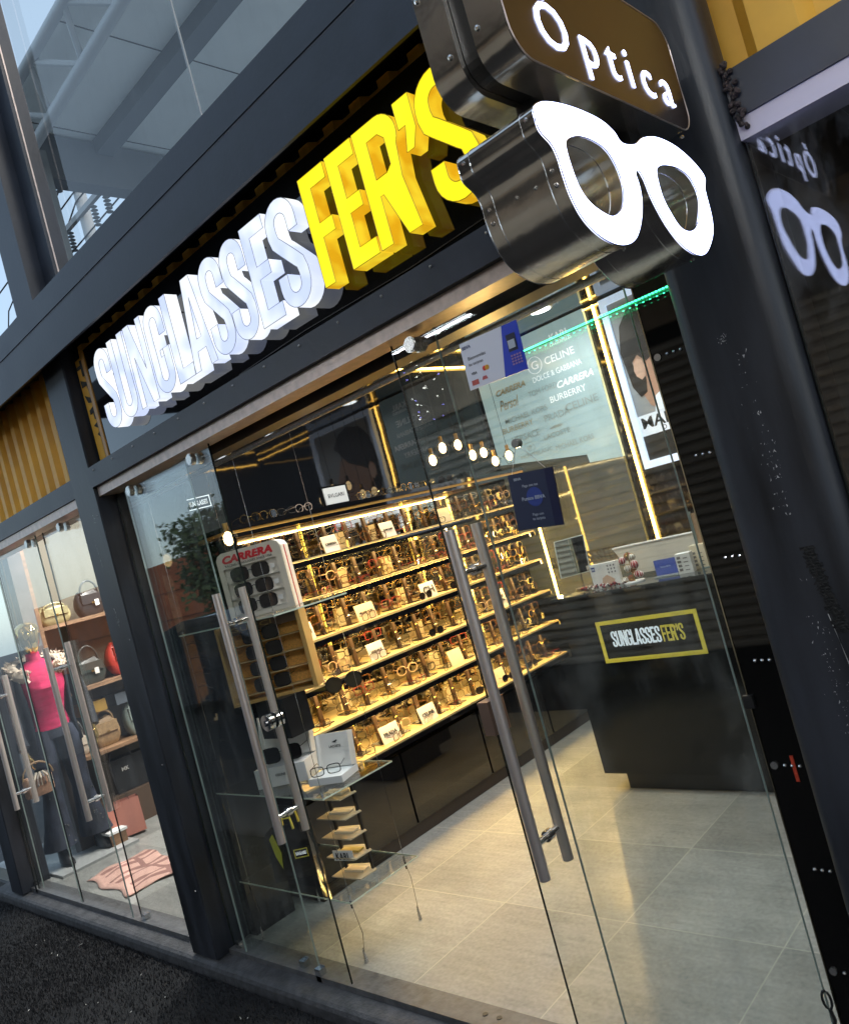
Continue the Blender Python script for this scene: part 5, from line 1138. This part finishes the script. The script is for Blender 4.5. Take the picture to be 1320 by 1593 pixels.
for s_ in (-1, 1):
    mb = MB(); mb.tube([(MX - .01, MY + s_ * .165, 1.42), (MX - .01, MY + s_ * .225, 1.33), (MX, MY + s_ * .265, 1.15), (MX + .03, MY + s_ * .27, 1.05), (MX + .10, MY + s_ * .25, .90)], [.06, .066, .058, .054, .05], 14); mb.build('sleeve', JK, MN, smooth=True)
    mb = MB(); mb.tube([(MX + .10, MY + s_ * .25, .90), (MX + .115, MY + s_ * .245, .86)], [.022, .02], 10)
    mb.tube([(MX + .115, MY + s_ * .245, .865), (MX + .125, MY + s_ * .243, .83), (MX + .130, MY + s_ * .24, .795)], [.022, .030, .022], 10)
    for q in range(4): mb.tube([(MX + .112 + q * .012, MY + s_ * .238, .80), (MX + .117 + q * .011, MY + s_ * .232, .768), (MX + .116 + q * .010, MY + s_ * .218, .742 + .003 * abs(q - 1.5))], [.0075, .007, .005], 8)
    mb.tube([(MX + .145, MY + s_ * .235, .835), (MX + .160, MY + s_ * .22, .81), (MX + .155, MY + s_ * .21, .785)], [.008, .007, .005], 8)
    mb.build('hand', GOLD, MN, smooth=True)
fu = MB()
for i in range(1800):
    a = R(30 + 300 * rnd.random()); rr = 1 + .25 * rnd.gauss(0, 1) * .3
    base = Vector((MX - .01 + .13 * math.cos(a) * rr, MY + .18 * math.sin(a) * rr, 1.49 - .03 * abs(math.sin(a)) + .03 * rnd.gauss(0, 1) * .6 - (.10 * max(0, math.cos(a)) )))
    d = Vector((math.cos(a) * .6 + rnd.gauss(0, .4), math.sin(a) * .7 + rnd.gauss(0, .4), rnd.gauss(.1, .5))).normalized() * .028; s2 = d.cross(Vector((rnd.random(), rnd.random(), rnd.random()))).normalized() * .010
    fu.add([base - s2, base + s2, base + d], [(0, 1, 2)])
cl = [(MX - .01 + .105 * math.cos(R(a)) * 1.1, MY + .165 * math.sin(R(a)), 1.475 - .03 * abs(math.sin(R(a))) - .10 * max(0, math.cos(R(a)))) for a in range(40, 321, 14)]
fu.tube(cl, [.048] * len(cl), 12); fu.build('fur_collar', FUR, MN)
em = MB()
for i in range(46):
    s_ = rnd.choice((-1, 1)); z = .16 + .7 * rnd.random(); em.sphere((MX + (.07 + .05 * max(0, (.4 - z) / .3)) , MY + s_ * .11 + rnd.uniform(-.05, .05), z), .006, 6)
em.build('bead_trim', CHROME, MN)
bs_ = MB().box((-6.32, 1.90, .0), (-5.92, 2.46, .018)).build('plinth', mat('pale_base', (.35, .36, .36), .4)); tag(bs_, 'pale flat base plate under the mannequin boots', 'base')
t = thing('handbag', 'tan monogram shoulder bag with a chain scarf hung at the mannequin hand', 'handbag', (-5.99, 1.92, .60))
b3 = MB(); b3.loft([(-5.99, 1.92, .58, .035, .09), (-5.99, 1.92, .60, .045, .10), (-5.99, 1.92, .70, .045, .10), (-5.99, 1.92, .72, .03, .09)], 20); b3.build('bag_body', mat('tan_monogram', (.42, .24, .15), .5, var=.2, vs=50), t, smooth=True)
cn = MB(); cn.tube([(-5.96, 1.92 + .10 * math.cos(R(a)), .71 + .10 * math.sin(R(a))) for a in range(0, 181, 15)], .006, 6); cn.build('strap', BRN, t)
for k in range(7): MB().tube([(-5.95, 1.90 + .01 * k, .74), (-5.93, 1.86 + .022 * k, .70), (-5.94, 1.85 + .025 * k, .65)], .006, 6).build('tassel', CRM if k % 2 else CHROME, t)
t = thing('display_box', 'small white and wooden step stool behind the mannequin boots', 'step', (-6.0, 2.3, 0))
MB().box((-6.30, 2.30, .10), (-6.02, 2.44, .118)).build('top_board', WHITEP, t)
for x in (-6.29, -6.05): MB().box((x, 2.31, .0185), (x + .02, 2.43, .0995)).build('leg', WOOD, t)
# street view window at the building end
D = thing('end_window', 'clear glass end window of the building left of the mannequin', 'window', (-6.62, 2.05, 0)); 
MB().add([(-6.62, 1.87, 0), (-6.62, 2.29, 0), (-6.62, 2.29, 2.85), (-6.62, 1.87, 2.85)], [(0, 1, 2, 3)]).build('pane', GLASS, D); MB().box((-6.625, 1.865, 0), (-6.615, 1.87, 2.85)).build('edge', GEDARK, D)

# ================================================================== UPPER FLOOR, CANOPY
D = thing('upper_window', 'large upper floor window glass above the beam', 'window', (-2, 1.80, 3.19))
for x0, x1 in ((-3.459, -2.235), (-2.225, -.70)):
    p = MB().add([(x0, 1.80, 3.13), (x1, 1.80, 3.13), (x1, 1.80, 6.2), (x0, 1.80, 6.2)], [(0, 1, 2, 3)]).build('pane', GLASS, D)
MB().box((-2.234, 1.797, 3.13), (-2.226, 1.803, 6.2)).build('glass_joint', mat('silicone_joint', (.35, .36, .36), .4), D)
for x in (-2.37, -2.07, -3.46): MB().box((x - .012, 1.79, 3.13), (x + .012, 1.81, 3.225)).build('glass_clip', ALU, D)
RF = thing('roof_canopy', 'grey panelled canopy roof over the upper terrace', 'roof', (-4, 5, 5.8))
RM = mat('roof_panel', (.78, .82, .80), .5, var=.06, vs=1.2); RD = mat('roof_beam', (.16, .18, .20), .5)
MB().box((-6.35, 2.9, 5.81), (1.5, 9, 5.86)).build('roof_panel', RM, RF)
for y in (3.72,): MB().box((-6.18, y, 5.68), (1.5, y + .16, 5.808)).build('cross_beam', RD, RF)
MB().box((-6.35, 3.1, 5.38), (-6.185, 9, 5.79)).build('end_beam', RD, RF)
for k in range(6): MB().box((-6.1 + k * 1.22, 2.92, 5.804), (-6.1 + k * 1.22 + .008, 8.9, 5.8095)).build('panel_seam', mat('seam_dark', (.05, .05, .05), .6), RF)
TR = thing('roof_truss', 'white steel tube truss along the edge of the terrace roof', 'truss', (-5, 3, 5.5))
WT = mat('white_truss_paint', (.52, .55, .57), .45)
A = [(-6.2, 3.06, 5.50), (-1.0, 2.96, 5.62)]; B = [(-6.35, 2.86, 5.75), (-1.0, 2.82, 5.80)]
def lerp(P, t_): return tuple(P[0][i] + (P[1][i] - P[0][i]) * t_ for i in range(3))
MB().tube(A, .045, 12).build('chord', WT, TR, smooth=True); MB().tube(B, .04, 12).build('chord', WT, TR, smooth=True)
for k in range(8):
    t0, t1 = k / 8, (k + .55) / 8
    MB().tube([lerp(A, t0), lerp(B, t1)], .024, 8).build('web_tube', WT, TR, smooth=True); MB().tube([lerp(B, t1), lerp(A, (k + 1) / 8)], .024, 8).build('web_tube', WT, TR, smooth=True)
o = MB().box((-6.30, 3.06, 3.02), (-6.14, 3.24, 5.6)).build('column', mat('grey_column', (.26, .28, .29), .5)); tag(o, 'grey upper terrace column below the truss end', 'column')
# utility pole beyond
def pole(px, py, h, lab):
    t = thing('utility_pole', lab, 'utility pole', (px, py, -.2))
    PM = mat('pole_concrete', (.45, .46, .46), .7); IN = mat('insulator', (.22, .25, .27), .35)
    MB().tube([(px, py, -.2), (px, py, h)], [.26, .17], 12).build('shaft', PM, t, smooth=True)
    for q, z in enumerate((h - 2.6, h - .7)):
        MB().box((px - 1.9, py - .25, z - .08), (px + 1.9, py - .13, z + .08)).build('cross_arm', mat('arm_grey', (.35, .37, .38), .6), t)
        for dx in (-1.7, -.8, .9, 1.7):
            b3 = MB(); 
            for r in range(6): b3.loft([(px + dx, py - .19, z - .14 - r * .11, .04, .04), (px + dx, py - .19, z - .19 - r * .11, .11, .11), (px + dx, py - .19, z - .20 - r * .11, .04, .04)], 10)
            b3.build('insulator', IN, t, smooth=True)
pole(-21.4, 12.0, 16.2, 'concrete power pole with insulators seen through the upper window')
pole(-29.5, 10.5, 12.6, 'farther power pole with insulators at the left edge of the window')
wr = thing('power_lines', 'dark overhead power lines crossing the sky behind the upper window', 'power lines', (-25, 12, 10))
for k, (z0, z1, y0, y1) in enumerate(((15.6, 14.2, 11.8, 12.5), (14.6, 13.1, 11.8, 13), (13.5, 12.2, 11.8, 11), (12.6, 11.8, 11.8, 14), (13.2, 9.8, 12, 9), (14.9, 12.2, 11.8, 10))):
    MB().tube([(-48, y1 + 6, z1 - 2 + k * .4), (-36, y1 + 2, z1 - .6), (-29.5, y1, z1 - .3), (-21.4, y0, z0 - .6), (-12, y0 + 1, z0 + .6), (10, y0 + 5, z0 + 3)], .025, 5).build('wire', BLACKM, wr)

# ================================================================== STREET BEHIND THE CAMERA (seen in the glass)
OB = thing('opposite_kiosk', 'row of closed kiosks with a bronze grey ribbed roller shutter behind the viewer', 'building', (-1.5, -3.6, -.16))
MB().box((-6.4, -5.2, -.16), (5, -3.32, 3.44)).build('wall', mat('opp_wall', (.035, .033, .032), .8, var=.2), OB)
MB().box((-6.3, -3.319, 2.86), (4.6, -3.27, 3.36)).build('reflector_band', mat('kiosk_reflector', (.55, .42, .30), .6, var=.1), OB)  # pale band added to put bright streak reflections into the sign metal
rs = MB(); P = []
for k in range(30):
    z = -.1 + k * .094; P += [(-3.30, z), (-3.255, z + .02), (-3.255, z + .062), (-3.295, z + .088)]
rs.add([(-6.3, y, z) for y, z in P] + [(4.6, y, z) for y, z in P], [(i, i + 1, len(P) + i + 1, len(P) + i) for i in range(len(P) - 1)]); rs.build('roller_shutter', mat('shutter_steel', (.58, .52, .44), .40, .3), OB)
TB = thing('terracotta_building', 'terracotta wall of a building far down the opposite side of the street', 'building', (-28, -11.5, -.16))
MB().box((-40, -13, -.16), (-19.3, -11.0, 3.2)).build('wall', mat('terracotta', (.40, .12, .05), .8, var=.15, vs=1.5), TB)
for z in (1.1, 2.1): MB().box((-40, -10.999, z), (-19.3, -10.97, z + .03)).build('ledge_line', mat('terra_dark', (.15, .05, .03), .8), TB)
def tree(name, lab, x, y, h, r, seed):
    rn = random.Random(seed); t = thing(name, lab, 'tree', (x, y, -.16), None)
    MB().tube([(x, y, -.16), (x + .05, y, h * .35), (x - .1, y + .1, h * .7)], [.2, .14, .06], 8).build('trunk', mat('bark', (.08, .055, .04), .9), t, smooth=True)
    for k in range(4): a = k * 1.6; MB().tube([(x, y, h * .35), (x + r * .6 * math.cos(a), y + r * .6 * math.sin(a), h * .68)], [.08, .03], 6).build('limb', mat('bark', (.08, .055, .04), .9), t)
    f = MB()
    for c in range(46):
        a, b3 = rn.random() * 6.28, rn.random(); cx = Vector((x + r * .8 * b3 ** .5 * math.cos(a), y + r * .8 * b3 ** .5 * math.sin(a), h * (.36 + .62 * rn.random())))
        for _ in range(110):
            p = cx + Vector((rn.gauss(0, .3), rn.gauss(0, .3), rn.gauss(0, .26))) * (r / 2); s2 = .07 + .05 * rn.random(); u = Vector((rn.gauss(0, 1), rn.gauss(0, 1), rn.gauss(0, 1))).normalized() * s2; v = u.cross(Vector((rn.random(), rn.random(), 1))).normalized() * s2 * .6
            f.add([p - u, p + v, p + u, p - v], [(0, 1, 2, 3)], int(rn.random() < .4))
    f.build('crown', [mat('leaf', (.035, .065, .025), .7), mat('leaf_light', (.06, .10, .035), .7)], t)
tree('street_tree', 'leafy tree in front of the terracotta building', -19.9, -9.2, 3.9, 1.75, 3)
# parked car reflected in the glass
CR = thing('parked_car', 'dark parked car at the kerb across the walkway', 'car', (-11, -3.2, -.16))
bp_ = [(-13.4, .10), (-13.45, .45), (-13.3, .62), (-12.3, .78), (-11.6, 1.22), (-10.9, 1.34), (-9.9, 1.32), (-9.3, .95), (-8.95, .85), (-8.9, .4), (-8.95, .10)]
cb = MB(); cb.prism([(x, -4.1, z) for x, z in bp_], (0, 1.7, 0)); cb.build('body', mat('car_paint', (.02, .022, .028), .15, coat=1.), CR, smooth=True)
gl_ = MB(); gl_.prism([(-12.15, -4.11, .84), (-11.55, -4.11, 1.20), (-10.9, -4.11, 1.29), (-10.0, -4.11, 1.27), (-9.5, -4.11, .9)], (0, 1.722, 0)); gl_.build('side_glass', mat('car_glass', (.02, .03, .035), .05), CR)
gl_ = MB(); gl_.add([(-12.28, -4.0, .80), (-12.28, -2.5, .80), (-11.62, -2.6, 1.215), (-11.62, -3.9, 1.215)], [(0, 1, 2, 3)]); gl_.v = [v + Vector((-.012, 0, .012)) for v in gl_.v]; gl_.build('windscreen', mat('windscreen_sky_sheen', (.40, .46, .48), .04), CR)  # pale colour painted on the windscreen for the sky it mirrors
for x in (-12.5, -9.8):
    for y in (-4.12, -2.38):
        wh = MB().cyl((x, y, .16), (x, y + .02 if y < -3 else y + .02, .16), .31, 22).build('wheel', BLACKM, CR); MB().cyl((x, y + .021, .16), (x, y + .03, .16), .2, 16).build('rim', BRUSH, wh)
# walkway awning with a fluorescent tube, fairy lights, and an added tube and reflector
AW = thing('walkway_awning', 'dark flat awning over the walkway behind the viewer', 'awning', (-4, -2.4, 3.4))
MB().box((-6.9, -3.4, 3.45), (5, .28, 3.52)).build('awning_roof', mat('awning_dark', (.025, .025, .03), .7), AW)
for x in (-6.8, 4.8): MB().box((x, -3.25, -.159), (x + .1, -3.15, 3.449)).build('post', STEEL_D, AW)
MB().box((-6.9, .28, 3.40), (5, .32, 3.56)).build('fascia', STEEL_D, AW)
MB().box((-2.0, -1.5, 3.438), (2.4, -.22, 3.449)).build('added_reflector', mat('pale_reflector', (.62, .58, .54), .6, var=.1), AW)  # unseen pale board added as a reflector for the projecting sign's steel
t = thing('tube_light', 'long white tube light under the walkway awning', 'tube light', (-5.3, -2.0, 3.4)); MB().box((-6.7, -2.03, 3.40), (-4.0, -1.97, 3.449)).build('housing', WHITEP, t); MB().cyl((-6.65, -2, 3.385), (-4.05, -2, 3.385), .015, 10).build('tube', LEDW, t)
l = bpy.data.lights.new('tube_glow', 'AREA'); l.shape = 'RECTANGLE'; l.size = 2.6; l.size_y = .06; l.energy = 16; l.color = (.9, .96, 1)
lo = bpy.data.objects.new('tube_glow', l); C.objects.link(lo); lo.parent = t; lo.location = (0, 0, -.05)
t = thing('tube_light', 'added tube light under the awning behind the viewer, brightening the sign metal', 'tube light', (.8, -.6, 3.4)); MB().box((-.5, -.63, 3.40), (2.1, -.57, 3.437)).build('housing', WHITEP, t); MB().cyl((-.45, -.6, 3.385), (2.05, -.6, 3.385), .015, 10).build('tube', LEDW, t)  # added lamp, placed clear of the door glass reflections, to brighten the sign
l = bpy.data.lights.new('tube_glow', 'AREA'); l.shape = 'RECTANGLE'; l.size = 2.7; l.size_y = .06; l.energy = 30; l.color = (.9, .96, 1)
lo = bpy.data.objects.new('tube_glow', l); C.objects.link(lo); lo.parent = t; lo.location = (0, 0, -.05)
l = bpy.data.lights.new('added_uplight', 'AREA'); l.shape = 'RECTANGLE'; l.size = 2.4; l.size_y = .05; l.energy = 24; l.color = (1, .9, .78)  # added upward lamp lighting the reflector board above it
lo = bpy.data.objects.new('added_uplight', l); C.objects.link(lo); lo.parent = t; lo.location = (-.3, -.2, -.10); lo.rotation_euler = (math.pi, 0, 0)
fl_ = thing('fairy_lights', 'net of tiny white and blue fairy lights hanging below the awning', 'fairy lights', (-6, -1.6, 3.3))
f = MB(); f2 = MB()
for i in range(260):
    p = (-6.8 + 2.2 * rnd.random(), -1.0 - 1.6 * rnd.random(), 2.65 + .7 * rnd.random()); (f if rnd.random() < .6 else f2).sphere(p, .009, 4)
f.build('white_bulbs', mat('fairy_white', (1, 1, 1), .5, emis=(1, .97, .9), es=9.), fl_); f2.build('blue_bulbs', mat('fairy_blue', (.2, .2, 1), .5, emis=(.3, .28, 1), es=9.), fl_)
# rattan chair
t = thing('rattan_chair', 'brown rattan armchair on the walkway behind the viewer', 'chair', (-4.9, -.6, -.1))
RT = mat('rattan', (.16, .10, .06), .6); c0 = Vector((-4.9, -.6, -.1)); sb_ = MB()
for k in range(26):
    a = R(-20 + k * 220 / 25); sb_.tube([c0 + Vector((.27 * math.cos(a), .27 * math.sin(a), .42)), c0 + Vector((.34 * math.cos(a), .34 * math.sin(a), .66 + .18 * max(0, math.sin(a)) ))], .005, 5)
for h_, rr, ex in ((.42, .27, 0), (.54, .305, .09), (.66, .34, .18)): sb_.tube([c0 + Vector((rr * math.cos(R(-20 + k * 9)), rr * math.sin(R(-20 + k * 9)), h_ + ex * max(0, math.sin(R(-20 + k * 9))))) for k in range(25)], .011, 6)
sb_.build('backrest', RT, t); MB().loft([tuple(c0 + Vector((0, 0, .40))) + (.27, .27), tuple(c0 + Vector((0, 0, .44))) + (.27, .27)], 24).build('seat', RT, t)
for a in (45, 135, 225, 315): MB().tube([c0 + Vector((.2 * math.cos(R(a)), .2 * math.sin(R(a)), .40)), c0 + Vector((.26 * math.cos(R(a)), .26 * math.sin(R(a)), 0))], .012, 8).build('leg', BLACKM, t)
print('objects', len(bpy.data.objects))
